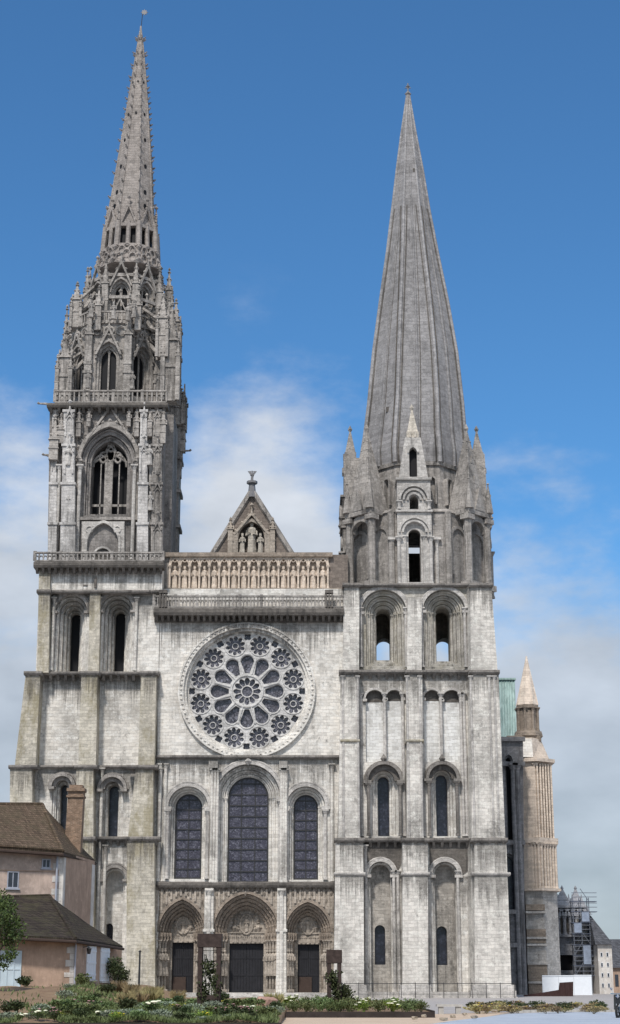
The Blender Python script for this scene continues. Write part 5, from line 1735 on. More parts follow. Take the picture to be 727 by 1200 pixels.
for px, w, tp in ((664, 8.0, 1040), (680, 6.8, 1040)):
    m = MB()
    ww = ox(px + w) - ox(px)
    m.frust((ox(px), YO + 2, oz(1062)), (ox(px), YO + 2, oz(1054)), ww * 1.2, ww * 1.2, 4, PI / 4)
    m.frust((ox(px), YO + 2, oz(1054)), (ox(px), YO + 2, oz(tp)), ww * 1.15, .08, 4, PI / 4)
    for s in (-1, 1): m.frust((ox(px) + s * ww * .8, YO + 1.2, oz(1062)), (ox(px) + s * ww * .8, YO + 1.2, oz(1047)), .35, .04, 4, PI / 4)
    m.octa((ox(px), YO + 2, oz(tp)), .22, .4)
    m.build('porch_pinnacle', M['lightshade'], pch)

# ================================================================== GROUND
def sheet(name, pts, z, mat):
    m = MB(); m.poly([(p[0], p[1], z) for p in pts])
    o = m.build(name, mat, recalc=False)
    for p in o.data.polygons:
        if p.normal.z < 0: p.flip()
    return tag(o, kind='structure')
m = MB(); m.poly([(-4000, -400, 0), (4000, -400, 0), (4000, 9000, 0), (-4000, 9000, 0)]); tag(m.build('ground', M['paving'], recalc=False), kind='structure')
def smooth(a, b, x):
    t = max(0, min(1, (x - a) / (b - a))); return t * t * (3 - 2 * t)
XB = G(332, 1196).x
YB0 = -D + 63.6                       # front edge of the planting bed
YB1 = -D + 76.5
XB2 = P(508, 1180, YB1)[0]
ZH = PZ(60, 1163.5, -60)
def bed_h(x, y):
    h = .12 + .10 * math.sin(x * 1.7) * math.sin(y * 1.1)
    h += ZH * 1.0 * smooth(YB0 + 2, -67, y) * smooth(-8.5, -12.5, x)
    h += .2 * smooth(YB0, YB0 + 8, y)
    return h
m = MB()
nx, ny = 90, 60
gx0, gx1, gy0, gy1 = -34.0, XB, YB0, -34.0
vs_ = [[m.v(gx0 + (gx1 - gx0) * i / nx, gy0 + (gy1 - gy0) * j / ny, bed_h(gx0 + (gx1 - gx0) * i / nx, gy0 + (gy1 - gy0) * j / ny) if j not in (0,) else .05) for j in range(ny + 1)] for i in range(nx + 1)]
for i in range(nx):
    for j in range(ny): m.f([vs_[i][j], vs_[i + 1][j], vs_[i + 1][j + 1], vs_[i][j + 1]])
for i in (0, nx):
    for j in range(ny):
        a, b = vs_[i][j], vs_[i][j + 1]
        m.f([a, b, m.v(b.co.x, b.co.y, -.1), m.v(a.co.x, a.co.y, -.1)])
o = m.build('garden_soil', M['soil'], smooth=True); tag(o, kind='structure')
m = MB(); m.box(XB + .01, XB2, YB1, -38, -.1, .22); tag(m.build('garden_soil', M['soil']), kind='structure')
sp = [(330, 1240), (330, 1188.5), (505, 1188.5), (600, 1186), (560, 1194), (500, 1201), (470, 1215), (450, 1240)]
sheet('path', [G(*p) for p in sp], .004, M['sand'])
sheet('road', [G(450, 1240), G(470, 1215), G(500, 1201), G(530, 1196.5), G(560, 1193), G(600, 1188), G(650, 1186.3), G(800, 1186), G(1000, 1186), G(1000, 1240)], .008, M['asphalt'])
# worn kerb stones between the road and the planted strip
m = MB()
a_, b_ = G(598, 1186.8), G(800, 1185)
n_ = 26
for k in range(n_):
    p0 = a_.lerp(b_, k / n_); p1 = a_.lerp(b_, (k + .97) / n_)
    m.hexa([(p0.x, p0.y, 0), (p1.x, p1.y, 0), (p1.x, p1.y + .3, 0), (p0.x, p0.y + .3, 0)], [(p0.x, p0.y + .02, .13), (p1.x, p1.y + .02, .13), (p1.x, p1.y + .3, .13), (p0.x, p0.y + .3, .13)])
tag(m.build('kerb', M['concrete']), kind='structure')
# steel edging of the beds
def thing_box(name, boxes, mat, label, cat, group=None):
    m = MB()
    for b in boxes: m.box(*b)
    o = m.build(name, mat)
    return tag(o, label, cat, group)
thing_box('garden_edging', [(-34, XB + .06, YB0 - .08, YB0 - .01, -.05, .10)], M['edging'], 'long dark steel edging in front of the large left flower bed', 'edging')
thing_box('garden_edging', [(XB + .02, XB2 + .06, YB1 - .09, YB1 - .01, -.05, .26), (XB2 + .0, XB2 + .07, YB1, -45, -.05, .3)], M['edging'], 'dark edging below the low green hedge beside the sandy path', 'edging')

# ================================================================== OLD HOUSES AT THE LEFT
def at(px, py, dep):
    x, z = P(px, py, dep - D); return Vector((x, dep - D, z))
def wall_hit(px, py, a, b):
    """photo position on the vertical wall through a and b -> (distance along, z)"""
    u = (px - W / 2) / F; v = (H / 2 - py) / F
    d = Vector((u, CT - v * ST, ST + v * CT)); o = Vector((0, -D, EYE))
    t2 = Vector((b.x - a.x, b.y - a.y)); L = t2.length; t2.normalize()
    n = Vector((-t2.y, t2.x))
    s = ((a.x - o.x) * n.x + (a.y - o.y) * n.y) / (d.x * n.x + d.y * n.y)
    p = o + d * s
    return (p.x - a.x) * t2.x + (p.y - a.y) * t2.y, p.z
def wall_mat(a, b):
    ang = math.atan2(b.y - a.y, b.x - a.x)
    return Matrix.Translation((a.x, a.y, 0)) @ Matrix.Rotation(ang, 4, 'Z')
def on_wall(mb, a, b, px0, px1, py0, py1, d0=-.05, d1=.1):
    s0, z1 = wall_hit(px0, py0, a, b); s1, z0 = wall_hit(px1, py1, a, b)
    mb.M = wall_mat(a, b); mb.box(s0, s1, d0, d1, z0, z1); mb.M = Matrix.Identity(4)
    return s0, s1, z0, z1
def window_on(parent, a, b, px0, px1, py0, py1, frame=M['shutter'], name='window', pane=M['windowdark']):
    m = MB(); s0, z1 = wall_hit(px0, py0, a, b); s1, z0 = wall_hit(px1, py1, a, b)
    m.M = wall_mat(a, b)
    f = .07
    m.plate([(s0, z0), (s0, z1), (s1, z1), (s1, z0)], [[(s0 + f, z0 + f), (s0 + f, z1 - f), (s1 - f, z1 - f), (s1 - f, z0 + f)]], -.05, .05)
    c = (s0 + s1) / 2
    m.box(c - .03, c + .03, -.03, .05, z0 + f, z1 - f)
    m.box(s0 - .08, s1 + .08, -.12, .05, z0 - .1, z0 - .005)
    o = m.build(name, frame, parent)
    p = MB(); p.M = wall_mat(a, b); p.box(s0 + f - .01, s1 - f + .01, -.02, .0, z0 + f - .01, z1 - f + .01); p.build('pane', pane, o)
    return o
def quoins(parent, a, b, px, z0, z1, mat, step=.36, wide=.42):
    m = MB(); s, _ = wall_hit(px, 1100, a, b)
    m.M = wall_mat(a, b)
    z = z0; i = 0
    r = random.Random(3)
    while z < z1:
        h = step * (.85 + .3 * r.random())
        w = (wide if i % 2 else wide * .5) * (.85 + .3 * r.random())
        m.box(s - w, s + .02, -.03, .2, z, min(z1, z + h - .02)); z += h; i += 1
    m.M = Matrix.Identity(4)
    return m.build('quoin', mat, parent)

def roof_solid(pts_eave, ridge, mat, parent, th=.22):
    """closed hipped roof; pts_eave ccw [front-left, front-right, back-right, back-left], ridge [left, right]"""
    m = MB()
    fl, fr, br, bl = pts_eave; rl, rr = ridge
    # subdivided faces with a slight sag so that the edges are not ruler straight
    def grid(a, b, c, d, n, k):
        r = random.Random(n * 7 + k)
        vs = []
        for i in range(n + 1):
            row = []
            for j in range(k + 1):
                p = (a.lerp(b, i / n)).lerp(d.lerp(c, i / n), j / k)
                s = math.sin(PI * j / k) * -.10 
                row.append(m.v(p.x, p.y, p.z + s + (r.random() - .5) * .05 * (0 < j < k)))
            vs.append(row)
        for i in range(n):
            for j in range(k): m.f([vs[i][j], vs[i + 1][j], vs[i + 1][j + 1], vs[i][j + 1]])
    grid(fl, fr, rr, rl, 16, 6)
    grid(fr, br, rr, rr, 10, 6)
    grid(br, bl, rl, rr, 6, 6)
    dz = Vector((0, 0, -th))
    for a, b in ((fl, fr), (fr, br), (br, bl), (bl, fl)): m.poly([a, b, b + dz, a + dz])
    m.poly([fl + dz, fr + dz, br + dz, bl + dz]); m.poly([fl, bl, rl])
    return m.build('roof', mat, parent)

# upper house
a, b, c = at(-60, 1060, 108), at(71.5, 1060, 111.5), at(108.5, 1060, 120)
uh = empty('stone_house', (b.x, b.y, ZH), 'taller old house with pinkish rendered walls, brown tiled hip roof and brick chimney', 'house', 'old houses beside the cathedral')
ze = at(72, 998.5, 111.5).z
d_ = Vector((c.x - 16, c.y + 4, 0))
fw0 = MB()
fw0.hexa([(a.x, a.y, 0), (b.x, b.y, 0), (c.x, c.y, 0), (d_.x, d_.y, 0)], [(a.x, a.y, ze), (b.x, b.y, ze), (c.x, c.y, ze), (d_.x, d_.y, ze)])
uw = fw0.build('wall', M['plaster_light'], uh)
m = MB(); s1 = (c - b).length
m.M = wall_mat(b, c); m.box(.02, Vector((c.x - b.x, c.y - b.y)).length - .02, -.06, .3, 0, ze - .01); m.M = Matrix.Identity(4)
m.build('gable_wall', M['plaster'], uh)
fl, fr, br = at(-60, 988, 107.2), at(74, 997.5, 110.8), at(111.5, 1008, 120.8)
bl = Vector((br.x - 18, br.y + 4, br.z)); rr = at(50, 942.5, 116.5); rl = at(-60, 942, 113)
roof = roof_solid([fl, fr, br, bl], [rl, rr], M['tile_brown'], uh)
m = MB()
m.tube([fl + Vector((0, -.05, -.25)), fr + Vector((0, -.05, -.25)), br + Vector((.05, 0, -.25))], .11, 6)
m.build('gutter', M['fascia'], uh)
m = MB(); m.tube([fl.lerp(rl, 0) + Vector((0, 0, .08)), fr + Vector((0, 0, .08))], .1, 6); m.tube([fr, rr], .12, 6); m.tube([rr, rl], .13, 6); m.build('ridge_tile', M['tile_brown'], roof)
m = MB(); p0 = at(68, 1000, 111.2); m.tube([(p0.x, p0.y - .12, ze - .1), (p0.x, p0.y - .12, 4.0)], .07, 6); m.build('drainpipe', M['pipe'], uh)
quoins(uh, a, b, 71.5, 3.5, ze - .3, M['quoin'], .4, .75)
m = MB(); m.M = wall_mat(b, c); m.box(-.03, .55, -.09, .3, 3.5, ze - .2); m.M = Matrix.Identity(4); m.build('quoin', M['quoin'], uh); m = MB(); m.M = wall_mat(b, c); m.box(Vector((c.x - b.x, c.y - b.y)).length - .8, Vector((c.x - b.x, c.y - b.y)).length + .02, -.09, .3, 1, ze - .3); m.M = Matrix.Identity(4); m.build('quoin', M['quoin'], uh)
window_on(uh, a, b, 49.5, 59, 1006.5, 1017.5, M['pipe'])
window_on(uh, a, b, 9, 21.5, 1021, 1041, M['pipe'])
m = MB(); on_wall(m, a, b, -30, 66, 1019, 1021, -.06, .05); m.build('string_course', M['plaster'], uh)
# chimney
m = MB(); p = at(87.5, 970, 117.5)
hw = (at(98, 970, 117.5).x - at(77.5, 970, 117.5).x) / 2
zt = at(87, 921, 117.5).z
m.hexa([(p.x - hw, p.y - hw * .7, ze), (p.x + hw * .85, p.y - hw * .7, ze), (p.x + hw * .85, p.y + hw, ze), (p.x - hw, p.y + hw, ze)], [(p.x - hw * .8, p.y - hw * .6, zt - .4), (p.x + hw * .95, p.y - hw * .6, zt - .4), (p.x + hw * .95, p.y + hw, zt - .4), (p.x - hw * .8, p.y + hw, zt - .4)])
m.box(p.x - hw * .95, p.x + hw * 1.05, p.y - hw * .8, p.y + hw * 1.1, zt - .85, zt - .7)
m.box(p.x - hw * .95, p.x + hw * 1.1, p.y - hw * .85, p.y + hw * 1.1, zt - .42, zt - .2)
m.box(p.x - hw * .7, p.x + hw * .8, p.y - hw * .5, p.y + hw * .9, zt - .2, zt + .05)
m.build('chimney', M['brick'], roof)

# lower house
a, b, c = at(-60, 1130, 97), at(87.5, 1130, 100), at(128, 1130, 107.5)
lh = empty('stone_house', (b.x, b.y, ZH), 'low pink-beige house with white corner stones, white shutters and dark mossy roof', 'house', 'old houses beside the cathedral')
ze = at(88, 1102, 99.6).z
d_ = Vector((c.x - 14, c.y + 3, 0))
m = MB()
m.hexa([(a.x, a.y, 0), (b.x, b.y, 0), (c.x, c.y, 0), (d_.x, d_.y, 0)], [(a.x, a.y, ze), (b.x, b.y, ze), (c.x, c.y, ze), (d_.x, d_.y, ze)])
m.build('wall', M['plaster'], lh)
e0, e1 = at(124, 1130, 110.2), at(142.5, 1130, 112)
m = MB(); m.hexa([(e0.x, e0.y, 0), (e1.x, e1.y, 0), (e1.x - .5, e1.y + 3, 0), (e0.x - .5, e0.y + 3, 0)], [(e0.x, e0.y, ze - .05), (e1.x, e1.y, ze - .05), (e1.x - .5, e1.y + 3, ze - .05), (e0.x - .5, e0.y + 3, ze - .05)])
m.build('wall', M['plaster'], lh)
fl, fr, br = at(-60, 1092, 96.2), at(89, 1099.5, 99.0), at(144, 1108.5, 111)
bl = Vector((br.x - 20, br.y + 2, br.z)); rr = at(58.5, 1049.5, 109.5); rl = at(-60, 1053, 107)
roof = roof_solid([fl, fr, br, bl], [rl, rr], M['tile_dark'], lh, .18)
m = MB()
m.tube([fl + Vector((0, -.04, -.2)), fr + Vector((0, -.04, -.2)), br + Vector((.05, 0, -.2))], .09, 6)
m.build('gutter', M['fascia'], lh)
m = MB(); m.tube([fr, rr], .10, 6); m.tube([rr, rl], .11, 6); m.build('ridge_tile', M['tile_dark'], roof)
quoins(lh, a, b, 87.5, ZH - .1, ze - .35, M['quoin'], .34, .5)
m = MB(); m.M = wall_mat(b, c); m.box(-.03, .14, -.03, .2, ZH - .1, ze - .35); m.M = Matrix.Identity(4); m.build('quoin', M['quoin'], lh)
m = MB(); p0 = b + Vector((.05, -.1, 0)); m.tube([(p0.x, p0.y, ze - .1), (p0.x, p0.y, ZH)], .05, 6); m.build('drainpipe', M['pipe'], lh)
m = MB(); on_wall(m, a, b, 33, 80, 1158.5, 1164, -.12, .2); m.build('plinth', M['quoin'], lh)
def shutter_pair(px0, px1, py0, py1):
    m = MB(); s0, s1, z0, z1 = on_wall(m, b, c, px0, px1, py0, py1, -.06, .02)
    m.M = wall_mat(b, c)
    for z in (.15, .5, .85): m.box(s0 + .03, s1 - .03, -.09, -.055, z0 + (z1 - z0) * z - .06, z0 + (z1 - z0) * z + .06)
    for t in (.25, .5, .75): m.box(s0 + (s1 - s0) * t - .012, s0 + (s1 - s0) * t + .012, -.075, -.05, z0, z1)
    m.M = Matrix.Identity(4)
    m.build('shutter', M['shutter'], lh)
shutter_pair(101.8, 111, 1108.5, 1148)
shutter_pair(118, 126.8, 1108.8, 1150)
m = MB(); on_wall(m, b, c, 100.8, 112, 1148.3, 1149.8, -.14, .05); on_wall(m, b, c, 117, 127.5, 1150.3, 1151.8, -.14, .05); m.build('sill', M['quoin'], lh)
m = MB(); s0, s1, z0, z1 = on_wall(m, a, b, 1, 23, 1114, 1157.5, -.04, .04)
m.M = wall_mat(a, b)
for t in (0, .333, .667, 1): m.box(s0 + (s1 - s0) * t - .03, s0 + (s1 - s0) * t + .03, -.08, -.03, z0, z1)
for t in (.02, .5, .98): m.box(s0, s1, -.07, -.03, z0 + (z1 - z0) * t - .04, z0 + (z1 - z0) * t + .04)
m.M = Matrix.Identity(4)
m.build('door', M['bluedoor'], lh)
m = MB(); s, z = wall_hit(98, 1113, b, c)
m.M = wall_mat(b, c)
m.tube([(s, .02, z + .15), (s, -.3, z + .2), (s, -.35, z + .1)], .03, 5)
m.frust((s, -.35, z - .25), (s, -.35, z + .05), .09, .15, 6); m.frust((s, -.35, z + .05), (s, -.35, z + .18), .17, .03, 6)
m.M = Matrix.Identity(4)
m.build('wall_lamp', M['iron'], lh)

# ================================================================== PLANTS
def leaf_quad(mb, p, d, n, l, w):
    s = d.cross(n).normalized() * w
    mb.f([mb.v(*(p - s * .3)), mb.v(*(p + d * l * .5 - s)), mb.v(*(p + d * l)), mb.v(*(p + d * l * .5 + s))])
def rv(r): 
    while True:
        v = Vector((r.uniform(-1, 1), r.uniform(-1, 1), r.uniform(-1, 1)))
        if .05 < v.length < 1: return v
def leafy(r, rad, h, n, l, w, clumps=5):
    m = MB()
    cs = []
    for i in range(clumps):
        a = r.uniform(0, 2 * PI); q = rad * math.sqrt(r.random()) * .7
        cs.append((Vector((q * math.cos(a), q * math.sin(a), h * r.uniform(.35, .75))), rad * r.uniform(.35, .6), h * r.uniform(.25, .38)))
    for c_, cr, ch in cs:
        m.tube([(0, 0, 0), c_ * .6, c_], .012, 4)
    for i in range(n):
        c_, cr, ch = cs[i % clumps]
        v = rv(r); v.normalize(); v *= r.uniform(.5, 1.05)
        p = c_ + Vector((v.x * cr, v.y * cr, v.z * ch)); p.z = max(.02, p.z)
        d = (Vector((v.x, v.y, .5 + .6 * r.random())) + rv(r) * .7).normalized()
        leaf_quad(m, p, d, rv(r).normalized(), l * r.uniform(.6, 1.3), w * r.uniform(.7, 1.3))
    return m, cs
def grassy(r, rad, h, n):
    m = MB()
    for i in range(n):
        a = r.uniform(0, 2 * PI); b0 = rad * .3 * r.random()
        p0 = Vector((b0 * math.cos(a), b0 * math.sin(a), 0)); le = r.uniform(.2, 1) * rad
        p2 = Vector((le * math.cos(a), le * math.sin(a), h * r.uniform(.6, 1.1))); p1 = (p0 + p2) / 2 + Vector((0, 0, h * .2))
        w = Vector((-math.sin(a), math.cos(a), 0)) * .012
        v = [m.v(*(p0 - w)), m.v(*(p0 + w)), m.v(*(p1 + w)), m.v(*p2), m.v(*(p1 - w))]
        m.f(v)
    return m, []
def proto(name, kind, seed, label, cat, group, rad, h, n, l, w, mat, fl=None, nf=0, fr=.06):
    r = random.Random(seed)
    m, cs = grassy(r, rad, h, n) if kind == 'grass' else leafy(r, rad, h, n, l, w)
    o = m.build(name, mat, recalc=False)
    tag(o, label, cat, group)
    if fl:
        q = MB()
        for i in range(nf):
            c_, cr, ch = cs[i % len(cs)]
            v = rv(r); v.z = abs(v.z) + .4; v.normalize()
            p = c_ + Vector((v.x * cr, v.y * cr, v.z * ch * 1.2))
            s = fr * r.uniform(.7, 1.4)
            q.lathe((p.x, p.y, p.z), [(s * .3, -s * .3), (s, 0), (s * .8, s * .35), (s * .2, s * .5)], 7)
        q.build('blossom', fl, o)
    return o
GRP = 'plants in the front flower bed'
protos = {
 'green': proto('leafy_plant', 'leafy', 1, 'low bushy green plant in the large flower bed', 'plant', 'green plants in the flower bed', .5, .55, 420, .12, .035, M['leaf']),
 'grey': proto('silver_plant', 'leafy', 2, 'rounded silvery grey-green plant in the large flower bed', 'plant', 'silver plants in the flower bed', .48, .5, 420, .12, .022, M['leaf_grey']),
 'white': proto('flowering_plant', 'leafy', 3, 'green plant topped with cream white flower heads in the flower bed', 'plant', 'white flowering plants in the bed', .5, .6, 330, .12, .035, M['leaf'], M['flower_white'], 5, .12),
 'yellow': proto('flowering_plant', 'leafy', 4, 'lime green plant with scattered yellow flowers in the flower bed', 'plant', 'yellow flowering plants in the bed', .5, .6, 360, .11, .03, M['leaf_lime'], M['flower_yellow'], 6, .055),
 'pink': proto('flowering_plant', 'leafy', 5, 'dull green plant with dusty pink flowers in the flower bed', 'plant', 'pink flowering plants in the bed', .45, .6, 300, .11, .028, M['leaf_dark'], M['flower_pink'], 7, .045),
 'straw': proto('ornamental_grass', 'grass', 6, 'tall clump of dry straw-coloured grass at the back of the bed', 'plant', 'dry grass clumps in the bed', .55, 1.0, 260, 0, 0, M['straw']),
 'dark': proto('dark_shrub', 'leafy', 7, 'dark green low shrub in the large flower bed', 'shrub', 'dark shrubs in the bed', .55, .65, 420, .11, .035, M['leaf_dark']),
}
used = set()
def place(kind, x, y, z, s=1.0, label=None, rz=None, sz=None):
    base = protos[kind]
    o = base if kind not in used else copy_tree(base)
    used.add(kind)
    o.location = (x, y, z); o.rotation_euler = (0, 0, rnd.uniform(0, 6.28) if rz is None else rz)
    o.scale = (s, s, s * (sz or (.72 if kind != 'straw' else .7)))
    if label: o['label'] = label
    return o
kinds = ['green'] * 8 + ['grey'] * 7 + ['white'] * 3 + ['yellow'] * 1 + ['pink'] * 2 + ['dark'] * 4
def free(x, y): return not (x < P(84, 1165, y)[0] and y > -66 )
# rows from the front edging backwards
for row, dep in enumerate((64.4, 65.6, 67.2, 69.5, 72.5, 76.5, 82, 89)):
    y = -D + dep
    x = P(-8, 1190, y)[0] + rnd.random()
    xmax = XB - .3
    while x < xmax:
        yy = y + rnd.uniform(-.5, .5) * (1 + row * .25)
        bare = 363.5 + x * F / (yy + D) < 84 and row > 3
        if not bare and free(x, yy):
            k = rnd.choice(kinds)
            if row > 5 and rnd.random() < .6: k = rnd.choice(['straw', 'dark', 'green', 'straw'])
            pxx = 363.5 + x * F / (yy + D)
            z = bed_h(x, yy) - .03
            place(k, x, yy, z, rnd.uniform(.75, 1.3) if row > 0 else rnd.uniform(.6, .95))
        x += rnd.uniform(.6, 1.0) * (1 + row * .12)
# tall dry grass between the house and the tower
for i in range(13):
    px = rnd.uniform(118, 212); dep = rnd.uniform(88, 99)
    y = -D + dep; x = P(px, 1165, y)[0]
    place('straw' if i % 3 else 'dark', x, y, bed_h(x, y) - .02, rnd.uniform(.9, 1.35))
# ones that stand out
SPECIAL = [('yellow', 67, 65.4, .7, 'bright yellow flower clump low in the left front of the bed'), ('yellow', 209, 74, .8, 'orange-yellow flowering clump in front of the left doorway'), ('yellow', 268, 82, 1.0, 'lime green bush in front of the dark central doorway')]
for kd, px, dep, s, lab in SPECIAL:
    y = -D + dep; x = P(px, 1180, y)[0]
    o = place(kd, x, y, bed_h(x, y), s, lab)
    if 'group' in o: del o['group']
# low ground cover between the plants
m = MB(); r = random.Random(99)
for i in range(34000):
    y = YB0 + .15 + (r.random() ** 1.6) * 32; x = r.uniform(max(-24, -.2 * (y + D) - 1), XB - .1)
    pxx = 363.5 + x * F / (y + D)
    if pxx < 90 and y > YB0 + 9 and r.random() < .93: continue
    if not free(x, y): continue
    if pxx < 80 and math.sin(x * 1.3 + y * .5) + r.uniform(-.5, .5) > .2: continue
    d = (Vector((0, 0, 1)) + rv(r) * .9).normalized()
    leaf_quad(m, Vector((x, y, bed_h(x, y) - .02)), d, rv(r).normalized(), r.uniform(.12, .30), r.uniform(.02, .045))
tag(m.build('ground_cover', M['leaf'], recalc=False), 'low green leaves covering the soil of the flower bed', 'ground cover', kind='stuff')
# the low hedge strip beside the path
hp = proto('hedge_plant', 'leafy', 11, 'clipped green bush of the low hedge beside the sandy path', 'hedge bush', 'bushes of the low hedge', .5, .62, 420, .10, .03, M['leaf'])
hl = proto('hedge_plant', 'leafy', 12, 'light green bush with cream blossom in the low hedge', 'hedge bush', 'blossoming bushes of the low hedge', .5, .65, 380, .10, .03, M['leaf_lime'], M['flower_white'], 6, .07)
first = {0: True, 1: True}
for row, dep in enumerate((77.2, 79, 82)):
    y = -D + dep; x = XB + .4
    while x < XB2 - .3:
        t = 1 if rnd.random() < .3 else 0
        src = hl if t else hp
        o = src if first[t] else copy_tree(src); first[t] = False
        o.location = (x, y + rnd.uniform(-.2, .2), .2); o.rotation_euler = (0, 0, rnd.uniform(0, 6)); s = rnd.uniform(.85, 1.15); o.scale = (s, s, s * (.75 + .1 * row))
        x += rnd.uniform(.5, .8)
# dark hedge between the house and the tower
def shrub(px, py, dep, rad, h, label, mat, seed, n=900, name='shrub'):
    r = random.Random(seed); m, cs = leafy(r, rad, h, n, .14, .05, 9)
    p = at(px, py, dep); o = m.build(name, mat, recalc=False); tag(o, label, 'shrub'); o.location = (p.x, p.y, max(0, bed_h(p.x, p.y) - .05))
    return o
shrub(133, 1160, 107, .85, 1.9, 'dark green shrub standing under the right end of the low mossy roof', M['leaf_dark'], 31)
shrub(142, 1160, 110, .6, 1.5, 'smaller dark shrub right of the low house against the tower foot', M['leaf_dark'], 32, 600)
shrub(100, 1163, 97, .55, .8, 'green shrub with pink tips at the foot of the white shutters', M['leaf'], 33, 500)
shrub(30, 1163, 95, .5, .55, 'brownish low shrub at the foot of the pale blue door', M['leaf_dark'], 34, 400)

# tree at the left edge
tr = empty('garden_tree', (at(-15, 1150, 86).x, -D + 86, .6), 'leafy green tree at the left edge in front of the low house', 'tree')
r = random.Random(5)
tp = at(-15, 1150, 86)
m = MB()
m.tube([(tp.x, tp.y, .2), (tp.x + .1, tp.y, 2.0), (tp.x - .05, tp.y, 4.2)], .13, 8, .05)
limbs = []
for i in range(9):
    a = r.uniform(0, 6.28); z = r.uniform(1.6, 3.8); e = Vector((tp.x + .9 * math.cos(a), tp.y + 1.2 * math.sin(a), z + r.uniform(.5, 1.6)))
    m.tube([(tp.x, tp.y, z), (tp.x + .6 * math.cos(a), tp.y + .6 * math.sin(a), z + .5), e], .05, 5, .015); limbs.append(e)
m.build('trunk', M['bark'], tr)
m = MB()
cl = [(e + rv(r) * .5, r.uniform(.5, .8)) for e in limbs for _ in (0, 1)] + [(Vector((at(x, y, 86).x, tp.y + r.uniform(-.8, .8), at(x, y, 86).z)), s) for x, y, s in ((9, 1062, .4), (13, 1080, .42), (9, 1100, .42), (14, 1117, .32), (4, 1127, .36), (2, 1052, .4), (-4, 1080, .7), (-12, 1100, .8))]
for i in range(5200):
    c_, s = cl[i % len(cl)]
    v = rv(r); v.normalize(); v *= s * r.uniform(.3, 1.08)
    leaf_quad(m, c_ + v, (v.normalized() + rv(r) + Vector((0, 0, -.3))).normalized(), rv(r).normalized(), r.uniform(.10, .19), .045)
m.build('crown', M['leaf_tree'], tr, recalc=False)

# ================================================================== GARDEN FRAMES, POST, STONE, TIMBERS
def garden_frame(px0, px1, ytop, dep, label, seed):
    y = -D + dep
    x0, x1 = P(px0, 1150, y)[0], P(px1, 1150, y)[0]
    zt = P(px0, ytop, y)[1]; z0 = bed_h((x0 + x1) / 2, y) if px0 < 330 else .2
    dpt = (x1 - x0) * .8
    o = empty('steel_pergola', ((x0 + x1) / 2, y + dpt / 2, z0), label, 'garden frame', 'rusty steel planting frames')
    t = .2
    for (x, yy) in ((x0, y), (x1 - t, y), (x0, y + dpt - t), (x1 - t, y + dpt - t)):
        m = MB(); m.box(x, x + t, yy, yy + t, z0 - .2, zt); m.build('post', M['corten'], o)
    m = MB()
    m.box(x0 - .03, x1 + .03, y - .03, y + dpt + .03, zt - .6, zt)
    m.build('top_beam', M['corten'], o)
    m = MB()
    m.box(x0 + .02, x1 - .02, y + .02, y + dpt - .02, z0, z0 + (zt - z0) * .22)
    for k in range(1, 5):
        z = z0 + (zt - z0) * (.22 + .14 * k)
        m.box(x0 + t, x1 - t, y + dpt - .06, y + dpt - .03, z, z + .03)
    m.build('planter_box', M['corten'], o)
    r = random.Random(seed); m = MB()
    for k in range(4):
        xx = r.uniform(x0 + .2, x1 - .2)
        m.tube([(xx, y + dpt * .6, z0 + .3), (xx + r.uniform(-.2, .2), y + dpt * .6, z0 + 1.3), (xx + r.uniform(-.3, .3), y + dpt * .7, zt - .9)], .02, 4)
    for i in range(1800):
        q = r.random() ** 1.6
        p = Vector((r.uniform(x0 + .02, x1 - .02), r.uniform(y - .1, y + dpt), z0 + (zt - z0) * (.1 + .55 * q)))
        if math.sin(p.x * 7 + p.z * 4) + r.uniform(-.8, .8) < -.3: continue
        leaf_quad(m, p, rv(r).normalized(), rv(r).normalized(), .15, .05)
    m.build('vine', M['leaf_dark'], o, recalc=False)
    return o
garden_frame(231.5, 258.5, 1094, 76, 'tall rust-brown steel frame with climbing plants left of the central doorway', 3)
garden_frame(383.5, 400.5, 1113, 80, 'smaller rust-brown steel frame with dark climber beside the right doorway', 4)
shrub(402, 1165, 80.5, .5, 1.15, 'round dark shrub right of the smaller rusty frame', M['leaf_dark'], 41, 600)
m = MB(); p = at(163, 1158, 95); zz = bed_h(p.x, p.y)
m.frust((p.x, p.y, zz - .1), (p.x, p.y, at(163, 1116, 95).z), .07, .05, 8); m.octa((p.x, p.y, at(163, 1115, 95).z), .09)
tag(m.build('post', M['iron']), 'thin dark upright post in front of the left tower pier', 'post')
def rock(px, py, dep, sx, sy, sz, mat, label, seed, grp=None, name='boulder'):
    r = random.Random(seed); m = MB()
    bmesh.ops.create_icosphere(m.bm, subdivisions=2, radius=1)
    for v in m.bm.verts:
        k = 1 + r.uniform(-.16, .16); v.co = Vector((max(-.75, min(.75, v.co.x)) * sx * k, max(-.75, min(.75, v.co.y)) * sy * k, max(-.6, min(.65, v.co.z)) * sz * k))
    o = m.build(name, mat); p = at(px, py, dep); o.location = (p.x, p.y, max(0, p.z) + sz * .3); o.rotation_euler = (0, 0, r.uniform(0, 6))
    return tag(o, label, 'rock', grp)
M['redrock'] = plain('reddish_rock', (.40, .25, .20), .9, .2, .35, 4, 0, .5)
M['palerock'] = plain('pale_rock', (.33, .28, .22), .9, .2, .3, 4, 0, .5)
rock(313, 1183, 78, .75, .5, .55, M['redrock'], 'reddish square-edged boulder below the central doorway', 1)
p = at(73, 1180, 80)
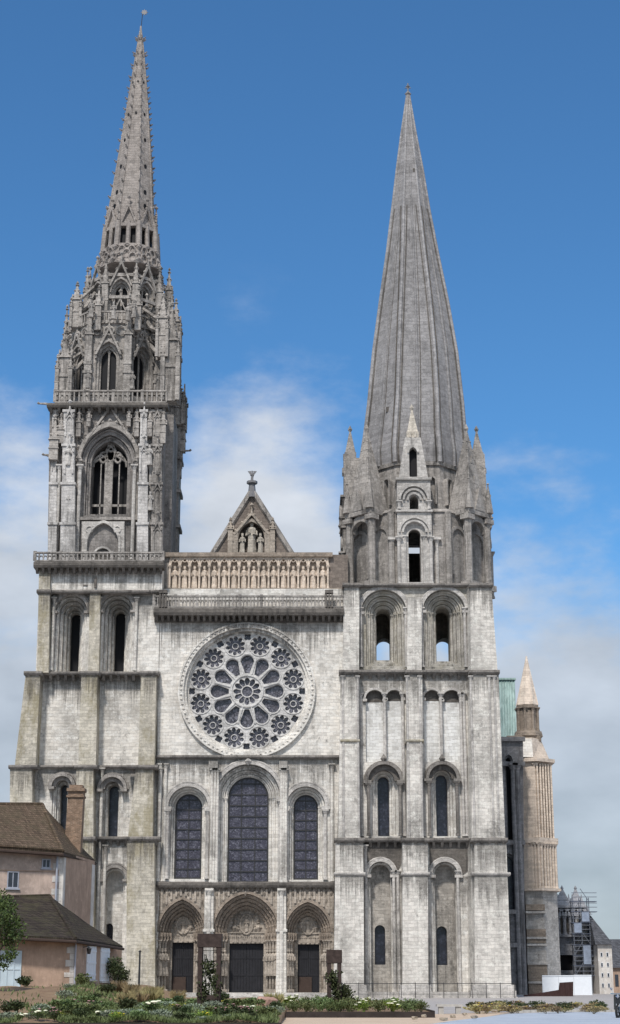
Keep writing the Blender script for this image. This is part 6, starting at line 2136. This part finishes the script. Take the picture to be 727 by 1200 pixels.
for (pa, pb, lab) in ((70, 90, 'dark brown timber block in the bed below the white corner stones'), (99, 117, 'second dark timber block in the bed below the white shutters')):
    m = MB(); q0, q1 = at(pa, 1177, 84), at(pb, 1177, 84); z = q0.z
    m.box(q0.x, q1.x, q0.y, q0.y + .5, z - .2, z + .15); m.box(q0.x - .04, q1.x + .04, q0.y - .04, q0.y + .54, z + .153, z + .2)
    tag(m.build('timber_block', M['edging']), lab, 'timber')
# stone bench and rubble at the end of the hedge
q0, q1 = at(512, 1186, 84), at(543, 1186, 84)
bn = empty('stone_bench', ((q0.x + q1.x) / 2, q0.y, 0), 'long grey stone bench at the right end of the low hedge', 'bench')
m = MB(); m.box(q0.x, q1.x, q0.y, q0.y + .5, .36, .48); m.build('seat', M['concrete'], bn)
for x in (q0.x + .1, q1.x - .35): m = MB(); m.box(x, x + .25, q0.y + .06, q0.y + .44, 0, .357); m.build('leg', M['concrete'], bn)
for i, (px, dep) in enumerate(((486, 70), (497, 74), (520, 68), (531, 73), (545, 78), (556, 72), (566, 82), (553, 90), (580, 86))):
    rock(px, 1149 + 1.65 * F / dep, dep, .14 + .05 * (i % 3), .13, .10, M['palerock'], 'pale rough stone lying on the sandy strip left of the road', 60 + i, 'loose stones beside the road', 'loose_stone')
yp = proto('dry_plant', 'leafy', 15, 'small yellowish dry plant in the strip between road and cathedral', 'plant', 'dry plants beside the road', .5, .5, 260, .12, .035, M['straw'], M['flower_yellow'], 1, .05)
gp = proto('leafy_plant', 'leafy', 16, 'small green plant in the strip between road and cathedral', 'plant', 'green plants beside the road', .5, .55, 300, .12, .035, M['leaf_dark'])
fy = fg = True
for i in range(58):
    px = rnd.uniform(553, 712); dep = rnd.uniform(84, 104)
    q = at(px, 1180, dep)
    if rnd.random() < .6:
        o = yp if fy else copy_tree(yp); fy = False
    else:
        o = gp if fg else copy_tree(gp); fg = False
    o.location = (q.x, q.y, 0); s = rnd.uniform(.7, 1.3); o.scale = (s, s, s * .6); o.rotation_euler = (0, 0, rnd.uniform(0, 6))
# railing along the tower foot
yr = -4.5
rl_ = empty('iron_railing', (PX(500, 1165, yr), yr, 0), 'low dark iron railing along the foot of the right tower', 'railing')
m = MB(); z1 = PZ(500, 1152, yr)
x0, x1 = PX(404, 1152, yr), PX(603, 1152, yr)
m.box(x0, x1, yr - .03, yr + .03, z1 - .06, z1); m.box(x0, x1, yr - .02, yr + .02, .35, .39); m.build('rail', M['iron'], rl_)
n = 12
for i in range(n + 1):
    m = MB(); x = x0 + (x1 - x0) * i / n; m.box(x - .03, x + .03, yr - .033, yr + .033, 0, z1 + .05); m.build('post', M['iron'], rl_)

# ================================================================== RIGHT SIDE: HOARDING, FENCE, SCAFFOLD, HOUSES, SCOOTER
yh = 28.0
hx = lambda px: PX(px, 1158, yh)
hz = lambda py: PZ(660, py, yh)
ho = empty('site_hoarding', (hx(665), yh, 0), 'plain white site hoarding below the scaffolded porch', 'hoarding')
for i, (p0, p1, yt) in enumerate(((636, 655, 1144), (655.2, 673, 1144), (673.2, 694, 1143.5))):
    m = MB(); m.box(hx(p0), hx(p1), yh, yh + .12, -.1, hz(yt)); m.box(hx(p0), hx(p1), yh - .05, yh + .15, hz(yt), hz(yt) + .1)
    m.build('panel', M['hoarding'], ho)
yf = 14.0
m = MB()
o_ = PL([(614, 1174), (614, 1166), (634, 1163.5), (655, 1160), (656, 1151.5), (672, 1150.5), (672, 1175)], yf)
m.plate(o_, [], yf, yf + .15)
fo = m.build('wooden_fence', M['fence']); tag(fo, 'dark red-brown wooden fence stepping up in front of the white hoarding', 'fence')
for px in range(616, 673, 6):
    m = MB(); x = PX(px, 1170, yf); zt = min(q[1] for q in [P(px, 1166 if px < 634 else 1163 if px < 655 else 1151.5, yf)])
    m.box(x - .08, x + .08, yf - .1, yf - .002, -.1, zt)
    m.build('post', M['fence'], fo)
# scaffold
ysx = 47.0
sx = lambda px: PX(px, 1100, ysx)
sz = lambda py: PZ(682, py, ysx)
so_ = empty('scaffold', (sx(682), ysx, 0), 'grey tube scaffold tower standing against the porch pinnacles', 'scaffold')
for px in (673, 682.5, 692):
    for dy in (0, 1.4):
        m = MB(); m.tube([(sx(px), ysx + dy, 0), (sx(px), ysx + dy, sz(1052))], .06, 5); m.build('upright', M['scaffold'], so_)
for i, py in enumerate((1056, 1068, 1081, 1094, 1107, 1119, 1131, 1143)):
    m = MB(); e = (.8 if i in (0, 1, 4) else .15)
    m.box(sx(671), sx(694) + e, ysx - .1, ysx + 1.5, sz(py) - .07, sz(py)); m.build('platform', M['netting'], so_)
    m = MB()
    for dz in (.5, 1.0): m.tube([(sx(672), ysx - .08, sz(py) + dz), (sx(694) + e, ysx - .08, sz(py) + dz)], .045, 5)
    if i % 2: m.tube([(sx(673), ysx - .1, sz(py)), (sx(682.5), ysx - .1, sz(py) + 1.5)], .045, 5)
    else: m.tube([(sx(692), ysx - .1, sz(py)), (sx(682.5), ysx - .1, sz(py) + 1.5)], .045, 5)
    m.build('guard_rail', M['scaffold'], so_)
for (p0, p1, q0, q1) in ((673.5, 682, 1082, 1093), (683, 691.5, 1069, 1080), (683, 691.5, 1108, 1130)):
    m = MB(); m.box(sx(p0), sx(p1), ysx - .2, ysx - .14, sz(q1), sz(q0)); m.build('debris_sheet', M['sheet'], so_)
# pale narrow building and houses beyond
yk = 44.0
kx = lambda px: PX(px, 1130, yk)
kz = lambda py: PZ(708, py, yk)
k1 = empty('tall_house', (kx(709), yk, 0), 'narrow pale house with steep slate roof right of the scaffold', 'house', 'houses at the right edge')
m = MB(); m.box(kx(701.5), kx(718), yk, yk + 9, -.1, kz(1107)); m.build('wall', M['quoin'], k1)
m = MB(); m.box(kx(690), kx(701.4), yk + 5, yk + 9, -.1, kz(1074)); m.build('wall', M['pale'], k1)
m = MB()
m.hexa([(kx(698.5), yk - .4, kz(1106.8)), (kx(719.5), yk - .4, kz(1106.8)), (kx(719.5), yk + 9.3, kz(1106.8)), (kx(698.5), yk + 9.3, kz(1106.8))],
       [(kx(699.5), yk + 4, kz(1070)), (kx(702), yk + 4, kz(1072)), (kx(702), yk + 5, kz(1072)), (kx(699.5), yk + 5, kz(1070))])
m.build('roof', M['slate'], k1)
for px in (705.5, 712.5):
    for py in (1116, 1128, 1140, 1152):
        m = MB(); m.box(kx(px - 1.3), kx(px + 1.3), yk - .06, yk + .06, kz(py + 5), kz(py)); f = m.build('window', M['shutter'], k1)
        m = MB(); m.box(kx(px - .9), kx(px + .9), yk - .09, yk - .05, kz(py + 4.5), kz(py + .5)); m.build('pane', M['windowdark'], f)
yl = 58.0
lx = lambda px: PX(px, 1130, yl)
lz = lambda py: PZ(722, py, yl)
k2 = empty('brown_house', (lx(724), yl, 0), 'brownish house with grey-blue slate roof at the right edge', 'house', 'houses at the right edge')
m = MB(); m.box(lx(716), lx(760), yl, yl + 10, -.1, lz(1134)); m.build('wall', M['plaster'], k2)
m = MB(); m.hexa([(lx(715), yl - .4, lz(1134)), (lx(761), yl - .4, lz(1134)), (lx(761), yl + 10.4, lz(1134)), (lx(715), yl + 10.4, lz(1134))], [(lx(716), yl + 4.5, lz(1101)), (lx(760), yl + 4.5, lz(1101)), (lx(760), yl + 5.5, lz(1101)), (lx(716), yl + 5.5, lz(1101))]); m.build('roof', M['slate'], k2)
m = MB(); m.box(lx(720), lx(724), yl - .06, yl + .05, lz(1156), lz(1142)); m.build('window', M['windowdark'], k2)
# far roofs and trees that close the horizon
r = random.Random(12)
for i in range(9):
    x = 60 + i * 11 + r.uniform(-2, 2); y = 120 + r.uniform(0, 40)
    h_ = empty('far_house', (x, y, 0), 'distant pale house with slate roof beyond the road', 'house', 'distant houses')
    hh = r.uniform(4, 6)
    m = MB(); m.box(x - 5, x + 5, y, y + 8, -.1, hh); m.build('wall', M['quoin'], h_)
    m = MB(); m.hexa([(x - 5.3, y - .4, hh), (x + 5.3, y - .4, hh), (x + 5.3, y + 8.4, hh), (x - 5.3, y + 8.4, hh)], [(x - 5, y + 3.8, hh + 3.5), (x + 5, y + 3.8, hh + 3.5), (x + 5, y + 4.2, hh + 3.5), (x - 5, y + 4.2, hh + 3.5)]); m.build('roof', M['slate'], h_)
    for wx in (-3, 0, 3): m = MB(); m.box(x + wx - .5, x + wx + .5, y - .05, y + .05, 1.2, 2.9); m.build('window', M['windowdark'], h_)

# scooter at the right edge, seen from the front
gp_ = G(724.5, 1193)
bk = empty('parked_scooter', gp_, 'black scooter with silver handlebar parked on the road at the right edge', 'scooter')
m0 = Matrix.Translation(gp_) @ Matrix.Rotation(R(-25), 4, 'Z')
def bpart(name, mat, fn, parent=bk, smooth=False):
    m = MB(); m.M = m0; fn(m); return m.build(name, mat, parent, smooth)
def wheel(y):
    def f(m):
        pts = [(0, y + .25 * math.cos(a), .25 + .25 * math.sin(a)) for a in [2 * PI * i / 20 for i in range(21)]]
        m.tube(pts, .06, 8)
    w_ = bpart('wheel', M['rubber'], f)
    bpart('rim', M['chrome'], lambda m: [m.tube([(0, y, .25), (0, y + .2 * math.cos(a), .25 + .2 * math.sin(a))], .015, 4) for a in [2 * PI * i / 8 for i in range(8)]] and None, w_)
wheel(0); wheel(1.25)
bpart('fork', M['chrome'], lambda m: [m.tube([(s * .08, 0, .25), (s * .07, .15, .7)], .022, 6) for s in (-1, 1)] and None)
bpart('mudguard', M['blackpaint'], lambda m: m.hexa([(-.09, -.22, .42), (.09, -.22, .42), (.09, .25, .5), (-.09, .25, .5)], [(-.06, -.16, .5), (.06, -.16, .5), (.06, .2, .58), (-.06, .2, .58)]))
bpart('front_shield', M['blackpaint'], lambda m: m.hexa([(-.12, .1, .35), (.12, .1, .35), (.25, .3, .35), (-.25, .3, .35)], [(-.1, .1, 1.0), (.1, .1, 1.0), (.22, .26, .98), (-.22, .26, .98)]))
bpart('handlebar', M['chrome'], lambda m: (m.tube([(-.36, .3, 1.05), (-.2, .2, 1.03), (.2, .2, 1.03), (.36, .3, 1.05)], .022, 6), m.tube([(0, .17, .7), (0, .2, 1.03)], .03, 6)))
bpart('headlight', M['chrome'], lambda m: m.frust((0, .06, .93), (0, .2, .93), .09, .11, 12) or m.octa((0, .08, .93), .1))
for s in (-1, 1): bpart('mirror', M['chrome'], lambda m: (m.tube([(s * .2, .22, 1.04), (s * .3, .25, 1.22)], .012, 5), m.octa((s * .31, .25, 1.25), .07)))
bpart('seat', M['rubber'], lambda m: m.hexa([(-.16, .6, .68), (.16, .6, .68), (.14, 1.4, .72), (-.14, 1.4, .72)], [(-.12, .62, .78), (.12, .62, .78), (.1, 1.38, .84), (-.1, 1.38, .84)]))
bpart('body', M['blackpaint'], lambda m: (m.hexa([(-.2, .6, .3), (.2, .6, .3), (.16, 1.45, .4), (-.16, 1.45, .4)], [(-.17, .6, .679), (.17, .6, .679), (.12, 1.45, .70), (-.12, 1.45, .70)]), m.box(-.19, .19, .28, .62, .22, .3)))

# ================================================================== SKY AND LIGHT
SUN_EL, SUN_AZ = R(50), R(-15)     # azimuth: from -Y (behind the camera) towards -X
sd = Vector((math.sin(SUN_AZ) * math.cos(SUN_EL), -math.cos(SUN_AZ) * math.cos(SUN_EL), math.sin(SUN_EL)))
sl = bpy.data.lights.new('sun', 'SUN'); sl.energy = 3.4; sl.angle = R(5); sl.color = (1, .945, .88)
so = bpy.data.objects.new('sun', sl); COL.objects.link(so)
so.rotation_euler = (-sd).to_track_quat('-Z', 'Y').to_euler()
so.location = (-60, -120, 150)
world = bpy.data.worlds.new('World'); scene.world = world; world.use_nodes = True
wt = world.node_tree; wn = wt.nodes; wl = wt.links
bg = wn['Background']
def N(t, **k):
    o = wn.new(t)
    for a, b in k.items(): setattr(o, a, b)
    return o
def mth(op, a, b=None, clamp=False):
    o = N('ShaderNodeMath', operation=op, use_clamp=clamp)
    for i, q in enumerate((a, b)):
        if q is None: continue
        if isinstance(q, (int, float)): o.inputs[i].default_value = q
        else: wl.new(q, o.inputs[i])
    return o.outputs[0]
sky = N('ShaderNodeTexSky', sky_type='NISHITA', sun_disc=False)
sky.sun_elevation = SUN_EL
sky.sun_rotation = math.atan2(sd.x, sd.y)
sky.air_density = 1.0; sky.dust_density = .3; sky.ozone_density = 3.0
tc = N('ShaderNodeTexCoord')
dirv = tc.outputs['Generated']
sep = N('ShaderNodeSeparateXYZ'); wl.new(dirv, sep.inputs[0])
el = sep.outputs[2]
# cloud banks: soft lobes round fixed sky directions + noise
def sdir(px, py):
    u = (px - W / 2) / F; v = (H / 2 - py) / F
    return Vector((u, CT - v * ST, ST + v * CT)).normalized()
banks = [(485, 765, .022, .5), (485, 648, .02, .4), (300, 605, .06, .95), (0, 905, .07, .5), (30, 560, .055, .30), (0, 750, .09, .55), (615, 610, .03, .12), (700, 1000, .13, .8), (670, 830, .07, .30), (340, 1080, .25, .4)]
acc = None
for (px, py, s, a) in banks:
    d = sdir(px, py)
    vm = N('ShaderNodeVectorMath', operation='DISTANCE'); wl.new(dirv, vm.inputs[0]); vm.inputs[1].default_value = d
    g = mth('MULTIPLY', mth('POWER', 2.718, mth('MULTIPLY', mth('MULTIPLY', vm.outputs['Value'], vm.outputs['Value']), -1 / (s * s))), a)
    acc = g if acc is None else mth('ADD', acc, g)
mp = N('ShaderNodeMapping'); mp.inputs['Scale'].default_value = (1, 1, 1.9); wl.new(dirv, mp.inputs[0])
n1 = N('ShaderNodeTexNoise'); n1.inputs['Scale'].default_value = 9; n1.inputs['Detail'].default_value = 11; n1.inputs['Roughness'].default_value = .58
wl.new(mp.outputs[0], n1.inputs['Vector'])
dens = mth('ADD', acc, mth('MULTIPLY', mth('SUBTRACT', n1.outputs[0], .5), 1.5))
mr = N('ShaderNodeMapRange', interpolation_type='SMOOTHSTEP'); wl.new(dens, mr.inputs[0])
mr.inputs[1].default_value = .16; mr.inputs[2].default_value = .85; mr.inputs[3].default_value = 0; mr.inputs[4].default_value = .86
fade = N('ShaderNodeMapRange', interpolation_type='SMOOTHSTEP'); wl.new(el, fade.inputs[0])
fade.inputs[1].default_value = .33; fade.inputs[2].default_value = .44; fade.inputs[3].default_value = 1; fade.inputs[4].default_value = 0.0
front = mth('MULTIPLY', mr.outputs[0], fade.outputs[0])
# bright broken cloud added unseen behind the camera for neutral fill on the facade
bk_ = N('ShaderNodeMapRange', interpolation_type='SMOOTHSTEP'); wl.new(sep.outputs[1], bk_.inputs[0])
bk_.inputs[1].default_value = .35; bk_.inputs[2].default_value = -.25; bk_.inputs[3].default_value = 0; bk_.inputs[4].default_value = 1
bn_ = N('ShaderNodeMapRange', interpolation_type='SMOOTHSTEP'); wl.new(n1.outputs[0], bn_.inputs[0])
bn_.inputs[1].default_value = .32; bn_.inputs[2].default_value = .6; bn_.inputs[3].default_value = .25; bn_.inputs[4].default_value = .9
cloud = mth('MAXIMUM', front, mth('MULTIPLY', bk_.outputs[0], bn_.outputs[0]))
# cloud brightness, greyer low down
cr_ = N('ShaderNodeValToRGB')
e = cr_.color_ramp.elements
e[0].position = .0; e[0].color = (.42, .44, .49, 1)
e[1].position = .22; e[1].color = (.62, .65, .69, 1)
q_ = e.new(.5); q_.color = (1.1, 1.09, 1.07, 1)
wl.new(el, cr_.inputs[0])
n2 = N('ShaderNodeTexNoise'); n2.inputs['Scale'].default_value = 16; n2.inputs['Detail'].default_value = 6; wl.new(mp.outputs[0], n2.inputs['Vector'])
cm = N('ShaderNodeMix', data_type='RGBA', blend_type='MULTIPLY'); cm.inputs[0].default_value = 1.0
wl.new(cr_.outputs[0], cm.inputs[6])
rr2 = N('ShaderNodeMapRange'); wl.new(n2.outputs[0], rr2.inputs[0]); rr2.inputs[1].default_value = .3; rr2.inputs[2].default_value = .7; rr2.inputs[3].default_value = .82; rr2.inputs[4].default_value = 1.12
cmb = N('ShaderNodeCombineXYZ')
for i in range(3): wl.new(rr2.outputs[0], cmb.inputs[i])
wl.new(cmb.outputs[0], cm.inputs[7])
SKY_STRENGTH = .1
tint = N('ShaderNodeMix', data_type='RGBA', blend_type='MULTIPLY'); tint.inputs[0].default_value = 1.0
wl.new(sky.outputs[0], tint.inputs[6]); tint.inputs[7].default_value = (.66, 1.17, 1.47, 1)
csc = N('ShaderNodeVectorMath', operation='SCALE'); wl.new(cm.outputs[2], csc.inputs[0]); csc.inputs['Scale'].default_value = 1 / SKY_STRENGTH
fin = N('ShaderNodeMix', data_type='RGBA'); wl.new(cloud, fin.inputs[0]); wl.new(tint.outputs[2], fin.inputs[6]); wl.new(csc.outputs[0], fin.inputs[7])
wl.new(fin.outputs[2], bg.inputs['Color']); bg.inputs['Strength'].default_value = SKY_STRENGTH
vs = scene.view_settings
vs.view_transform = 'Standard'; vs.look = 'None'; vs.exposure = 0.0; vs.gamma = 1.0; vs.use_curve_mapping = False
scene.cycles.max_bounces = 5
scene.cycles.diffuse_bounces = 3
